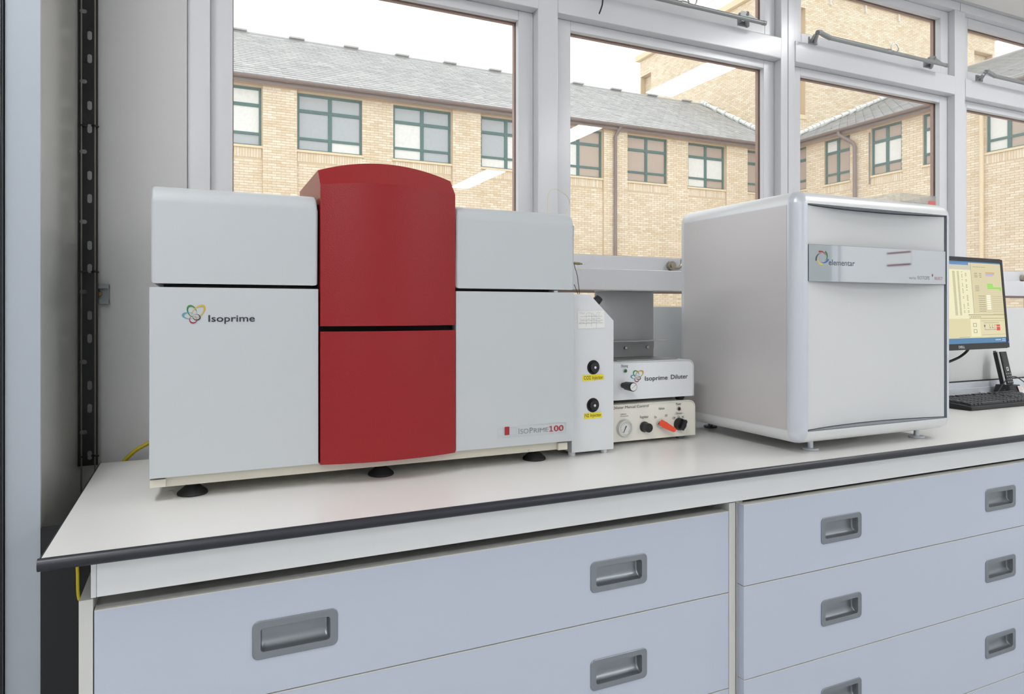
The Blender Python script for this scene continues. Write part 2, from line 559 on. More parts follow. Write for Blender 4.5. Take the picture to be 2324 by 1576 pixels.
# ------------------------------------------------------------------ worktop and bench
BZ = 0.90                                     # worktop surface
WX0, WX1, WY0, WY1 = -0.176, 4.19, 1.030, 1.62
wt = thing('worktop', 'long white laboratory worktop with rounded black front edge', 'worktop', (WX0, WY0, BZ - 0.016))
bm = bmesh.new(); box(bm, WX0 + 0.0002, WX1, WY0, WY1, BZ - 0.016, BZ)
mk('surface', bm, M_top, wt, smooth=False)
# black half-round edging: front and left end
prof = [(WY0 - 0.0075 * math.sin(math.pi * k / 10) - 0.0002, BZ - 0.0002 - 0.0166 * k / 10 if False else BZ - 0.0083 + 0.0083 * math.cos(math.pi * k / 10) - 0.0003) for k in range(11)]
prof += [(WY0 - 0.0002, BZ - 0.0166)]
bm = bmesh.new(); prism(bm, prof, 'x', WX0 - 0.004, WX1)
mk('front_edge', bm, M_black, wt)
bm = bmesh.new(); box(bm, WX0 - 0.002, WX0, WY0, WY1, BZ - 0.0165, BZ - 0.0003)
mk('end_edge', bm, M_black, wt, smooth=False)

# support frame under the worktop: apron rail and steel tube
fr = thing('bench_frame', 'white apron rail and grey steel tube carrying the worktop', 'bench frame', (-0.12, 1.05, 0.83))
mk('apron_rail', bbox(-0.119, 4.15, 1.052, 1.070, 0.832, 0.8838, 0.001), M_apron, fr)
mk('end_strip', bbox(-0.1255, -0.1192, 1.0515, 1.070, 0.832, 0.8838, 0.0008), M_lgrey, fr)
bm = bmesh.new(); prism(bm, rrect(1.076, 1.100, 0.829, 0.858, 0.005), 'x', -0.10, 4.12)
mk('steel_tube', bm, M_tubeg, fr)
for x in (-0.07, 1.0, 2.15, 3.3):
    bm = bmesh.new(); box(bm, x - 0.02, x + 0.02, 1.0765, 1.55, 0.8585, 0.8838)
    mk('cross_member', bm, M_tubeg, fr, smooth=False)

def drawer_mesh(x0, x1, y0, y1, z0, z1, hs):
    """front board with holes for recessed pulls"""
    bm = bmesh.new()
    xs = [x0] + [q for h in hs for q in (h[0], h[1])] + [x1]
    zs = [z0, hs[0][2], hs[0][3], z1]
    for Y in (y0, y1):
        V = {(i, k): bm.verts.new((x, Y, z)) for i, x in enumerate(xs) for k, z in enumerate(zs)}
        for i in range(len(xs) - 1):
            for k in range(3):
                if k == 1 and i % 2 == 1:
                    continue
                bm.faces.new((V[i, k], V[i + 1, k], V[i + 1, k + 1], V[i, k + 1]))
    for a in ((x0, x0), (x1, x1)):
        bm.faces.new([bm.verts.new(p) for p in ((a[0], y0, z0), (a[0], y1, z0), (a[0], y1, z1), (a[0], y0, z1))])
    for z in (z0, z1):
        bm.faces.new([bm.verts.new(p) for p in ((x0, y0, z), (x1, y0, z), (x1, y1, z), (x0, y1, z))])
    bmesh.ops.remove_doubles(bm, verts=bm.verts, dist=1e-6)
    return bm

def handle_mesh(cx, cz, y, w=0.122, h=0.0555):
    bm = bmesh.new()
    o = rrect(cx - w / 2, cx + w / 2, cz - h / 2, cz + h / 2, 0.009, 5)
    iw, ih = w - 0.024, h - 0.022
    def inner(dx, dzb, dzt, r):
        return rrect(cx - iw / 2 + dx, cx + iw / 2 - dx, cz - ih / 2 + dzb, cz + ih / 2 - dzt, r, 5)
    loops = [(o, y - 0.0002), (o, y - 0.0012), (rrect(cx - w / 2 + 0.0008, cx + w / 2 - 0.0008, cz - h / 2 + 0.0008, cz + h / 2 - 0.0008, 0.0083, 5), y - 0.0018),
             (inner(-0.0006, -0.0006, -0.0006, 0.0046), y - 0.0018), (inner(0, 0, 0, 0.004), y - 0.0008),
             (inner(0.0003, 0.0003, 0.0003, 0.004), y + 0.004), (inner(0.0006, 0.0018, 0.0006, 0.004), y + 0.008),
             (inner(0.0012, 0.0052, 0.001, 0.004), y + 0.0115), (inner(0.0024, 0.0095, 0.002, 0.0035), y + 0.0132), (inner(0.005, 0.014, 0.004, 0.003), y + 0.0138)]
    prev = None
    for pts, Y in loops:
        ring = [bm.verts.new((px, Y, pz)) for px, pz in pts]
        if prev:
            for k in range(len(ring)):
                j = (k + 1) % len(ring)
                bm.faces.new((prev[k], prev[j], ring[j], ring[k]))
        prev = ring
    bm.faces.new(prev)
    return bm

def drawer_unit(x0, x1, y, zs, proud, label, top):
    c = thing('drawer_cabinet', label, 'drawer cabinet', (x0, y, 0.08), group='under-bench drawer cabinets')
    t = 0.016
    yc = y + (0.0185 if proud else 0.0)
    bm = bmesh.new()
    box(bm, x0, x0 + t, yc, 1.56, 0.08, top)
    box(bm, x1 - t, x1, yc, 1.56, 0.08, top)
    box(bm, x0 + t, x1 - t, yc + 0.03, 1.56, top - t - 0.02, top - 0.02)
    box(bm, x0 + t, x1 - t, yc, 1.56, 0.08, 0.08 + t)
    box(bm, x0 + t, x1 - t, 1.55, 1.56, 0.08 + t, top - t - 0.02)
    mk('carcass', bm, M_carc, c, smooth=False)
    bm = bmesh.new(); box(bm, x0 + 0.02, x1 - 0.02, yc + 0.06, 1.5, 0.0, 0.0795)
    mk('plinth', bm, M_dark, c, smooth=False)
    dx0, dx1 = (x0 + 0.002, x1 - 0.002) if proud else (x0 + t + 0.0015, x1 - t - 0.0015)
    for zt, zb in zip(zs, zs[1:]):
        za, zz = zb + 0.0015, zt - 0.0015
        cz = (za + zz) / 2
        hx = [x0 + 0.275, x1 - 0.275]
        hs = [(h - 0.056, h + 0.056, cz - 0.0235, cz + 0.0235) for h in hx]
        d = mk('drawer', drawer_mesh(dx0, dx1, y, y + 0.018, za, zz, hs), M_drawer, c, smooth=False)
        bm = bmesh.new()
        box(bm, dx0, dx1, y - 0.0004, y + 0.018, zz - 0.0002, zz + 0.0012)
        mk('edge_band', bm, M_carc, d, smooth=False)
        for h in hx:
            mk('handle', handle_mesh(h, cz, y), M_handle, d, label='recessed satin nickel pull')
    return c
drawer_unit(-0.140, 0.978, 1.060, [0.8125, 0.650, 0.460, 0.270, 0.10], False, 'wide blue-grey drawer cabinet with flush fronts below the red and white machine', 0.8275)
drawer_unit(0.984, 2.092, 1.045, [0.8255, 0.663, 0.477, 0.29, 0.10], True, 'wide blue-grey drawer cabinet with proud fronts below the grey-sided analyser', 0.8275)
drawer_unit(2.098, 3.206, 1.045, [0.8255, 0.663, 0.477, 0.29, 0.10], True, 'blue-grey drawer cabinet under the worktop beyond the keyboard', 0.8275)

# bench-back panel, dado trunking
bm = bbox(0.66, 4.19, 1.640, 1.664, 0.9005, 1.222, 0.0015)
bp = mk('back_panel', bm, M_panel)
tag(bp, 'low pale grey panel standing along the back of the worktop', 'panel')
tr = thing('dado_trunking', 'silver trunking along the foot of the grey back panel', 'trunking', (0.66, 1.62, BZ))
bm = bmesh.new(); prism(bm, [(1.6395, 0.9005), (1.612, 0.9005), (1.612, 0.921), (1.6165, 0.922), (1.618, 0.944), (1.6395, 0.944)], 'x', 1.75, 4.18)
mk('channel', bm, M_alu, tr)
bm = bmesh.new(); box(bm, 1.75, 4.18, 1.6155, 1.6172, 0.9195, 0.9215)
mk('cover_line', bm, M_inkg, tr, smooth=False)
bm = bmesh.new(); box(bm, 1.75, 4.18, 1.628, 1.6395, 0.9442, 0.947)
mk('gasket', bm, M_dark, tr, smooth=False)

# ------------------------------------------------------------------ tall cabinet at the left
tc = thing('tall_cabinet', 'tall white cabinet with black glass door beside the bench end', 'cabinet', (-0.6, 1.30, 0))
mk('side_panel', bbox(-0.238, -0.222, 1.298, 1.699, 0, 2.3, 0.0015), M_cabside, tc)
mk('front_stile', bbox(-0.2675, -0.2385, 1.2975, 1.32, 0, 2.3, 0.0015), M_cabinet, tc)
bm = bmesh.new(); box(bm, -0.2685, -0.2225, 1.2945, 1.2974, 0, 2.3)
mk('front_frame', bm, M_cabinet, tc, smooth=False)
mk('door', bbox(-0.90, -0.2695, 1.283, 1.318, 0.02, 2.28, 0.003), M_blackg, tc)
bm = bmesh.new()
box(bm, -0.93, -0.2385, 1.3205, 1.699, 0, 2.3)
mk('body', bm, M_cabinet, tc, smooth=False)

# ------------------------------------------------------------------ slotted cable tray on the left wall
def slot_plate(name, x0, x1, z0, z1, holes, y, th, m, parent):
    cu = bpy.data.curves.new(name, 'CURVE')
    cu.dimensions = '2D'
    cu.fill_mode = 'BOTH'
    cu.extrude = th / 2
    def spl(pts):
        s = cu.splines.new('POLY')
        s.points.add(len(pts) - 1)
        for q, p in zip(s.points, pts):
            q.co = (p[0], p[1], 0, 1)
        s.use_cyclic_u = True
    spl([(x0, z0), (x1, z0), (x1, z1), (x0, z1)])
    for h in holes:
        spl(rrect(*h, n=4))
    ob = bpy.data.objects.new('tmp', cu)
    COL.objects.link(ob)
    bpy.context.view_layer.update()
    me = bpy.data.meshes.new_from_object(ob.evaluated_get(bpy.context.evaluated_depsgraph_get()))
    bpy.data.objects.remove(ob); bpy.data.curves.remove(cu)
    for v in me.vertices:
        v.co = Vector((v.co.x, y + v.co.z, v.co.y))
    me.materials.clear(); me.materials.append(m)
    me.name = name
    o = bpy.data.objects.new(name, me)
    return link(o, parent)
YT = 1.668
ct = thing('cable_tray', 'black slotted steel cable tray running up the wall', 'cable tray', (-0.2, YT, 0.88))
xa, xb = at(178, 500, Y=YT).x, at(220, 500, Y=YT).x
holes = []
zref = at(200, 186, Y=YT).z
zp = at(200, 186, Y=YT).z - at(200, 345, Y=YT).z
vx = at(203.5, 500, Y=YT).x
hx = at(190, 500, Y=YT).x
for k in range(-3, 6):
    z = zref - zp * k
    holes.append((hx - 0.0075, hx + 0.006, z - 0.0045, z + 0.0045, 0.0044))
    for q in (0.335, 0.665):
        zz = z - zp * q
        holes.append((vx - 0.0042, vx + 0.0042, zz - 0.0095, zz + 0.0095, 0.0041))
holes = [h for h in holes if h[2] > 0.895]
slot_plate('slotted_plate', xa, xb, 0.888, 2.40, holes, YT, 0.0014, mat('black_tray', (12, 12, 15), 0.5), ct)
bm = bmesh.new()
box(bm, xa - 0.0016, xa - 0.0001, YT - 0.0007, YT + 0.006, 0.888, 2.40)
box(bm, xb + 0.0001, xb + 0.0016, YT - 0.0007, YT + 0.006, 0.888, 2.40)
mk('side_flange', bm, MATS['black_tray'], ct, smooth=False)
M_wire = mat('grey_cable', (120, 116, 106), 0.5)
for u, lab in ((184.5, 'thin grey cable tied to the outer side of the black tray'), (215.5, 'thin grey cable tied to the wall side of the black tray')):
    x = at(u, 500, Y=YT - 0.004).x
    bm = bmesh.new(); tube(bm, [(x, YT - 0.0035, 2.40), (x, YT - 0.0035, 1.6), (x, YT - 0.0035, 0.80)], 0.0016, 8)
    tag(mk('cable', bm, M_wire), lab, 'cable')
for i, v in enumerate((286, 617, 1035)):
    z = at(200, v, Y=YT).z
    bm = bmesh.new()
    tube(bm, [(xa + 0.004, YT - 0.006, z), (xa + 0.010, YT - 0.0045, z - 0.001), (vx - 0.003, YT - 0.003, z - 0.001)], 0.0017, 6)
    tube(bm, [(vx + 0.004, YT - 0.003, z), (xb - 0.004, YT - 0.0065, z + 0.001), (xb + 0.004, YT - 0.004, z - 0.001)], 0.0019, 6)
    mk('cable_tie', bm, M_blackp, ct)

# short strut channel screwed to the wall
wb = thing('strut_bracket', 'short grey steel strut channel screwed to the wall behind the black tray', 'bracket', (-0.17, YW, 1.24))
p0, p1 = at(206, 690, Y=1.69), at(248, 645, Y=1.69)
bm = bmesh.new()
box(bm, p0.x, p1.x, 1.6955, 1.6995, p0.z, p1.z)
box(bm, p0.x, p1.x, 1.680, 1.6954, p1.z - 0.003, p1.z)
box(bm, p0.x, p1.x, 1.680, 1.6954, p0.z, p0.z + 0.003)
box(bm, p0.x, p1.x, 1.680, 1.683, p1.z - 0.010, p1.z - 0.0031)
box(bm, p0.x, p1.x, 1.680, 1.683, p0.z + 0.0031, p0.z + 0.010)
mk('channel', bm, M_tubeg, wb, smooth=False)
bm = bmesh.new()
c = at(224, 667, Y=1.69)
lathe(bm, (c.x, 1.6953, c.z), [(0.006, 0), (0.0055, 0.002), (0.003, 0.003)], 14, 'y')
mk('screw', bm, mat('brass_screw', (150, 120, 80), 0.4, metal=0.7), wb)

# yellow cables at the left end
M_ycab = mat('yellow_cable', (196, 176, 30), 0.5)
bm = bmesh.new()
tube(bm, smooth_path([(0.06, 1.655, 0.99), (-0.02, 1.655, 0.966), at(334, 1008, Y=1.655), at(305, 1025, Y=1.655), at(280, 1050, Y=1.655), at(262, 1085, Y=1.655), (-0.17, 1.66, 0.80)], 6), 0.0042, 8)
tag(mk('cable', bm, M_ycab), 'yellow cable curving down behind the red and white machine', 'cable')
bm = bmesh.new()
tube(bm, smooth_path([at(174, 1250, Y=1.275), at(176, 1300, Y=1.275), at(179, 1360, Y=1.275), (-0.158, 1.275, 0.74), (-0.152, 1.275, 0.60), (-0.152, 1.275, 0.004)], 5), 0.0024, 8)
tag(mk('cable', bm, M_ycab), 'yellow cable hanging beneath the worktop end', 'cable')
bm = bbox(-0.2215, -0.1465, 1.290, 1.300, 0.0, 0.868, 0.001)  # dark sheet added to blacken the shaded gap beside the tall cabinet
tag(mk('gap_shade_panel', bm, mat('gap_shade_charcoal', (30, 31, 33), 0.7)), 'dark charcoal panel added to blacken the gap under the left end of the worktop', 'panel')
# black loose cable end against the frame
bm = bmesh.new()
tube(bm, smooth_path([at(1373, -60, Y=1.69), at(1368, 0, Y=1.69), at(1366, 14, Y=1.69), at(1360, 31, Y=1.69)], 5), 0.0022, 8)
tag(mk('cable', bm, M_blackp), 'short black cable end dangling in front of the transom', 'cable')

# ------------------------------------------------------------------ red and white mass spectrometer
IY = 1.24
ip = thing('mass_spectrometer', 'large white bench instrument with red centre column on black feet', 'lab instrument', (0.32, 1.4, BZ))
IX0, IXR0, IXR1, IX1 = -0.068, 0.1985, 0.4495, 0.712
def rounded_cover(x0, x1, y0, y1, z0, z1, rtop, rend):
    pts = [(y1, z0), (y0, z0)]
    for k in range(9):
        t = R(180 - 90 * k / 8)
        pts.append((y0 + rtop + rtop * math.cos(t), z1 - rtop + rtop * math.sin(t)))
    pts.append((y1, z1))
    bm = bmesh.new()
    prism(bm, pts, 'x', x0, x1)
    ed = [e for e in bm.edges if abs(e.verts[0].co.x - e.verts[1].co.x) < 1e-6]
    bmesh.ops.bevel(bm, geom=ed, offset=rend, segments=3, profile=0.5, affect='EDGES')
    return bm
mk('lower_panel', bbox(IX0, IXR0 - 0.0025, IY, 1.56, 0.9405, 1.2485, 0.0015), M_white, ip)
mk('lower_panel', bbox(IXR1 + 0.0025, IX1, IY, 1.56, 0.9405, 1.2480, 0.0015), M_white, ip)
mk('upper_cover', rounded_cover(IX0 + 0.003, IXR0 - 0.004, IY, 1.58, 1.2545, 1.414, 0.028, 0.005), M_white, ip)
mk('upper_cover', rounded_cover(IXR1 + 0.003, IX1, IY, 1.58, 1.2535, 1.413, 0.028, 0.006), M_white, ip)
bm = bmesh.new()
box(bm, IX0 + 0.02, IX1 - 0.05, IY + 0.02, 1.55, 1.2487, 1.2532)
box(bm, IXR0 - 0.0022, IXR1 + 0.0022, 1.262, 1.55, 0.945, 1.40)
mk('chassis', bm, M_dark, ip, smooth=False)

def red_front(x):
    q = (x - (IXR0 + IXR1) / 2) / ((IXR1 - IXR0) / 2)
    return 1.2365 - 0.0185 * (1 - q * q), 1 - q * q
NX = 24
rx = [IXR0 + (IXR1 - IXR0) * i / NX for i in range(NX + 1)]
def red_door(z0, crown, z1, yback):
    bm = bmesh.new()
    rows = []
    for x in rx:
        y, q = red_front(x)
        col = [(x, yback, z0), (x, y, z0)]
        if crown:
            col += [(x, y, 1.36), (x, y, 1.432 + 0.007 * q), (x, 1.264, 1.4621 + 0.0218 * q), (x, yback, 1.461 + 0.0218 * q)]
        else:
            col += [(x, y, z1), (x, yback, z1)]
        rows.append([bm.verts.new(p) for p in col])
    for A, B in zip(rows, rows[1:]):
        for k in range(len(A)):
            j = (k + 1) % len(A)
            bm.faces.new((A[k], B[k], B[j], A[j]))
    bm.faces.new(rows[0]); bm.faces.new(rows[-1][::-1])
    ed = [e for e in bm.edges if e.calc_face_angle(0) > R(20)]
    bmesh.ops.bevel(bm, geom=ed, offset=0.0018, segments=2, profile=0.5, affect='EDGES')
    return bm
mk('upper_door', red_door(1.183, True, 0, 1.50), M_red, ip, label='red bowed upper door with slanted crown')
mk('lower_door', red_door(0.9395, False, 1.1735, 1.258), M_red, ip, label='red bowed lower door')
bm = bmesh.new()
box(bm, IX0 + 0.022, IX1 - 0.03, IY + 0.014, 1.55, 0.923, 0.9400)
mk('base_frame', bm, M_cream, ip, smooth=False)
mk('corner_block', bbox(IX0 + 0.0005, IX0 + 0.024, IY + 0.006, 1.28, 0.9245, 0.9375, 0.0012), M_cream, ip)
mk('corner_block', bbox(IX1 - 0.034, IX1 - 0.012, IY + 0.006, 1.28, 0.9225, 0.9375, 0.0012), M_cream, ip)
bm = bmesh.new(); cyl(bm, (0.688, 1.30, 1.2535), (0.688, 1.30, 1.2492), 0.008, seg=14)
mk('support_pad', bm, M_lgrey, ip)
bm = bmesh.new(); c = at(1200, 1023, Y=IY + 0.014)
lathe(bm, (c.x, IY + 0.0139, c.z), [(0.002, 0), (0.0018, 0.0008)], 10, 'y')
mk('screw', bm, M_steel, ip)
for x in (-0.005, 0.318, 0.642):
    for y in (1.285, 1.52):
        bm = bmesh.new()
        lathe(bm, (x, y, BZ), [(0.0235, 0.0003), (0.0245, 0.002), (0.0235, 0.0048), (0.011, 0.0155), (0.0095, 0.0165)], 32)
        ft = mk('foot', bm, M_rubber, ip)
        bm = bmesh.new(); cyl(bm, (x, y, BZ + 0.0163), (x, y, 0.9232), 0.0048, seg=12)
        mk('stud', bm, M_steel, ft)

# printed marks on its front
YM = IY - 0.0007
def ring_mark(cx, cy, a, b, ang, fa, fb, off, m, s, o, Y, parent):
    """crescent ring in zoom pixels: scale s, origin o"""
    th = R(ang)
    A, B = [], []
    for k in range(40):
        t = 2 * math.pi * k / 40
        for L, sa, sb, dx, dy in ((A, a, b, 0, 0), (B, a * fa, b * fb, off[0], off[1])):
            x, y = sa * math.cos(t), sb * math.sin(t)
            L.append((o[0] + (cx + dx + x * math.cos(th) - y * math.sin(th)) / s, o[1] + (cy + dy + x * math.sin(th) + y * math.cos(th)) / s))
    return strip_px('logo_ring', A, B, Y, m, parent, closed=True)
LG = [(mat('logo_green', (50, 130, 66), 0.5), 410, 422, 172, 122, 60, 0.87, 0.80, (18, 22)),
      (mat('logo_yellow', (206, 170, 60), 0.5), 588, 432, 222, 128, -42, 0.86, 0.80, (-22, 20)),
      (mat('logo_teal', (80, 158, 172), 0.5), 325, 542, 178, 88, 6, 0.84, 0.84, (28, 4)),
      (mat('logo_red', (150, 36, 56), 0.5), 445, 653, 104, 100, 0, 0.84, 0.80, (4, -14)),
      (mat('logo_black', (52, 50, 66), 0.5), 538, 585, 106, 86, 10, 0.84, 0.80, (-12, -8))]
for i, (m, cx, cy, a, b, ang, fa, fb, off) in enumerate(LG):
    ring_mark(cx, cy, a, b, ang, fa, fb, off, m, 11.62, (400, 670), YM - 0.00008 * i, ip)
text_px('Isoprime', 473, 578.5, 730.5, 715.5, YM, M_ink, ip, bold=0.012)
def quad_outline(pts, Y, m, parent, lw=0.0005, closed=True):
    bm = bmesh.new()
    P = [at(u, v, Y=Y) for u, v in pts]
    n = len(P)
    for i in range(n if closed else n - 1):
        a, b = P[i], P[(i + 1) % n]
        d = (b - a).normalized(); k = Vector((-d.z, 0, d.x)) * lw
        a2, b2 = a - d * lw * 0.5, b + d * lw * 0.5
        bm.faces.new([bm.verts.new(q) for q in (a2 - k, b2 - k, b2 + k, a2 + k)])
    return mk('outline_mark', bm, m, parent, smooth=False)
z6 = lambda x, y: (1110 + x / 10.56, 930 + y / 10.56)
quad_outline([z6(208, 460), z6(345, 447), z6(345, 625), z6(208, 637)], YM, M_inkl, ip, 0.0004)
quad_outline([z6(515, 438), z6(650, 425), z6(650, 600), z6(515, 612)], YM, M_inkl, ip, 0.0004)
quad_outline([z6(715, 393), z6(1835, 312), z6(1835, 548), z6(285, 672)], YM, M_inkl, ip, 0.0004, closed=False)
a, b = at(*z6(373, 418), Y=YM), at(*z6(488, 610), Y=YM)
bm = bmesh.new(); bm.faces.new([bm.verts.new((x, YM, z)) for x, z in rrect(a.x, b.x, b.z, a.z, 0.0012)])
mk('red_mark', bm, M_inkr, ip, smooth=False)
def tz6(s, x0, x1, yb, yt, m, bold=0.0):
    (u0, v0), (u1, v1) = z6(x0, yb), z6(x1, yt)
    text_px(s, u0, u1, v0, v1, YM - 0.0001, m, ip, bold)
tz6('I', 708, 724, 590, 455, M_inkg)
tz6('SO', 750, 945, 584, 470, M_inkg)
tz6('P', 972, 1052, 568, 435, M_inkg)
tz6('RIME', 1072, 1420, 558, 455, M_inkg)
tz6('00', 1552, 1785, 522, 384, M_inkr, 0.018)
a, b, c = at(*z6(1443, 531), Y=YM), at(*z6(1532, 525), Y=YM), at(*z6(1443, 396), Y=YM)
W1, H1 = b.x - a.x, c.z - a.z
bm = bmesh.new()
for poly in ([(0, 0), (1, 0), (1, 0.13), (0, 0.13)], [(0.36, 0.131), (0.66, 0.131), (0.66, 1), (0.36, 1)], [(0.0, 0.70), (0.355, 0.84), (0.355, 1.0), (0.0, 0.84)]):
    bm.faces.new([bm.verts.new((a.x + p * W1, YM - 0.0001, a.z + q * H1)) for p, q in poly])
mk('lettering', bm, M_inkr, ip, smooth=False)

# ------------------------------------------------------------------ gas injector box
jx0, jx1, jy0, jy1 = 0.7235, 0.8285, 1.270, 1.48
jb = thing('injector_box', 'tall narrow pale grey box with sloped shoulder and two yellow labels', 'lab instrument', (0.776, 1.37, BZ))
zs_ = at(1394, 728, Y=jy0).z
xs_ = at(1339, 668, Y=jy0).x
bm = bmesh.new()
prism(bm, [(jx0, 0.9085), (jx1, 0.9085), (jx1, zs_), (xs_, 1.2455), (jx0, 1.2455)], 'y', jy0, jy1)
bmesh.ops.bevel(bm, geom=bm.edges[:], offset=0.0012, segments=2, profile=0.5, affect='EDGES')
mk('case', bm, M_lgrey, jb)
for x in (jx0 + 0.008, jx1 - 0.016):
    for y in (1.285, 1.46):
        bm = bmesh.new(); cyl(bm, (x, y, BZ + 0.0002), (x, y, 0.9084), 0.0078, seg=16)
        mk('foot', bm, M_lgrey, jb)
nx = Vector((1.2455 - zs_, 0, jx1 - xs_)).normalized()
pb = Vector((xs_ * 0.62 + jx1 * 0.38, 1.292, 1.2455 * 0.62 + zs_ * 0.38))
bm = bmesh.new(); cyl(bm, pb + nx * 0.0006, pb + nx * 0.020, 0.0102, 0.0092, 20); mk('side_knob', bm, M_blackp, jb)
for u, v in ((1346.5, 834), (1345.5, 920)):
    c = at(u, v, Y=jy0)
    bm = bmesh.new(); lathe(bm, (c.x, jy0 - 0.0003, c.z), [(0.0155, 0), (0.0152, 0.0005)], 32, 'y')
    h = mk('knob_recess', bm, M_dark, jb)
    bm = bmesh.new(); lathe(bm, (c.x + 0.0006, jy0 - 0.0009, c.z), [(0.0112, 0), (0.0108, 0.006), (0.0098, 0.0068), (0.003, 0.0068)], 24, 'y')
    k = mk('knob', bm, M_blackp, h)
    bm = bmesh.new(); lathe(bm, (c.x + 0.0006, jy0 - 0.0078, c.z), [(0.0028, 0), (0.0024, 0.0004)], 14, 'y')
    mk('knob_dot', bm, M_lgrey, h)
YJ = jy0 - 0.0006
poly_px('yellow_label', [(1322, 852), (1370, 849.5), (1370, 862), (1322, 866)], YJ, M_yellow, jb)
text_px('CO2 Injector', 1325, 1368.5, 862.5, 854, YJ - 0.0003, M_ink, jb)
poly_px('yellow_label', [(1325.5, 938.5), (1366, 936), (1366, 948.5), (1325.5, 952)], YJ, M_yellow, jb)
text_px('N2 Injector', 1327.5, 1364.5, 948, 940, YJ - 0.0003, M_ink, jb)
poly_px('handwritten_label', [(1310.5, 707.5), (1370.5, 705.5), (1373, 744), (1312, 747)], YJ, M_paper, jb, label='white handwritten table label')
for a in [[(1317, 719), (1367, 718)], [(1317, 728), (1368, 727)], [(1314, 735), (1368, 733)], [(1330.5, 713), (1330.5, 741)], [(1342.5, 713), (1342.5, 741)], [(1353, 713), (1353.5, 743)]]:
    quad_outline(a, YJ - 0.0003, M_inkg, jb, 0.00022, closed=False)
rnd = random.Random(3)
for (u, v, n_) in ((1313, 711, 16), (1331, 711, 18), (1354, 710, 10), (1316, 725, 12), (1332, 724, 8), (1344, 724, 8), (1355, 723, 9), (1314, 733, 14), (1332, 732, 8), (1344, 731, 8), (1355, 730.5, 9), (1334, 716, 5), (1346, 716, 6), (1357, 715.5, 6)):
    pts = [(u + i * 0.95, v + rnd.uniform(-1.7, 1.7)) for i in range(n_)]
    quad_outline(pts, YJ - 0.0004, M_inkg, jb, 0.00016, closed=False).name = 'handwriting'
# capillaries out of its top
bm = bmesh.new(); tube(bm, smooth_path([at(1315, 664, Y=1.36) , at(1312, 640, Y=1.36), at(1310, 625, Y=1.36), at(1305, 608, Y=1.36), at(1303, 600, Y=1.36)], 4), 0.0008, 6)
c = at(1315, 664, Y=1.36); tube(bm, [(c.x, 1.36, 1.2450), (c.x, 1.36, c.z)], 0.0008, 6)
tube(bm, [(c.x - 0.002, 1.36, 1.2450), at(1303, 646, Y=1.36)], 0.0008, 6)
lathe(bm, (c.x, 1.36, 1.2456), [(0.006, 0), (0.005, 0.0012)], 14)
mk('capillary', bm, mat('dark_capillary', (70, 66, 58), 0.4), jb)
# fine tube with connector sticking out from behind the white cover
ft = thing('gas_line', 'fine pale capillary with small metal connector beside the white cover', 'capillary', tuple(at(1312, 598, Y=1.50)))
bm = bmesh.new(); a, b = at(1303, 597.5, Y=1.50), at(1321, 599, Y=1.50)
cyl(bm, a, a.lerp(b, 0.7), 0.0034, seg=12); cyl(bm, a.lerp(b, 0.7), b, 0.0022, seg=12)
tube(bm, [(0.70, 1.50, a.z), a], 0.0016, 8)
mk('connector', bm, mat('brass_fitting', (150, 140, 108), 0.3, metal=0.8), ft)
bm = bmesh.new()
tube(bm, smooth_path([b, at(1335, 598, Y=1.51), at(1345, 588, Y=1.52), at(1346, 570, Y=1.53), at(1322, 566, Y=1.53), at(1310, 580, Y=1.52), at(1311, 603, Y=1.50), at(1321, 617, Y=1.50)], 6), 0.0005, 6)
mk('capillary', bm, mat('pale_capillary', (222, 214, 186), 0.4), ft)
bm = bmesh.new()
tube(bm, smooth_path([(0.682, 1.30, 1.4136), at(1243, 450, Y=1.30), at(1248, 434, Y=1.30), at(1258, 429, Y=1.30), at(1270, 434, Y=1.31), at(1292, 462, Y=1.36), (0.7265, 1.36, 1.36), (0.7265, 1.36, 1.2465)], 6), 0.0006, 6)
tag(mk('capillary', bm, MATS['pale_capillary']), 'fine pale loop of capillary rising above the right white cover', 'capillary')

# ------------------------------------------------------------------ diluter and its manual control
def folded_case(name, label, x0, x1, z0, z1, mcase, mpanel, cat='lab instrument'):
    t = thing(name, label, cat, ((x0 + x1) / 2, 1.44, z0 - 0.01))
    def loop(o, r):
        pts = [(x0 + o, z0)]
        for k in range(7):
            a = R(180 - 90 * k / 6); pts.append((x0 + o + r + r * math.cos(a), z1 - o - r + r * math.sin(a)))
        for k in range(7):
            a = R(90 - 90 * k / 6); pts.append((x1 - o - r + r * math.cos(a), z1 - o - r + r * math.sin(a)))
        pts.append((x1 - o, z0))
        return pts
    bm = bmesh.new()
    O, I = loop(0, 0.017), loop(0.002, 0.015)
    rings = [[bm.verts.new((x, y, z)) for x, z in L] for L, y in ((I, 1.55), (I, 1.3322), (O, 1.3322), (O, 1.55))]
    for A, B in zip(rings, rings[1:]):
        for i in range(len(A) - 1):
            bm.faces.new((A[i], A[i + 1], B[i + 1], B[i]))
    mk('cover', bm, mcase, t)
    bm = bmesh.new()
    prism(bm, loop(0.0024, 0.0148), 'y', 1.334, 1.548)
    mk('front_panel', bm, mpanel, t)
    return t
YP = 1.3336
dl = folded_case('diluter', 'pale grey diluter box with coloured ring logo and metal rack on top', 0.8355, 1.099, 1.004, 1.0925, M_lgrey, mat('diluter_face', (238, 242, 245), 0.4))
dc = folded_case('manual_control', 'cream control box with pressure gauge and orange lever under the diluter', 0.8355, 1.103, 0.9085, 0.994, M_creamcase, M_creamcase)
def z3(x, y): return (1380 + x / 7.164, 800 + y / 7.164)
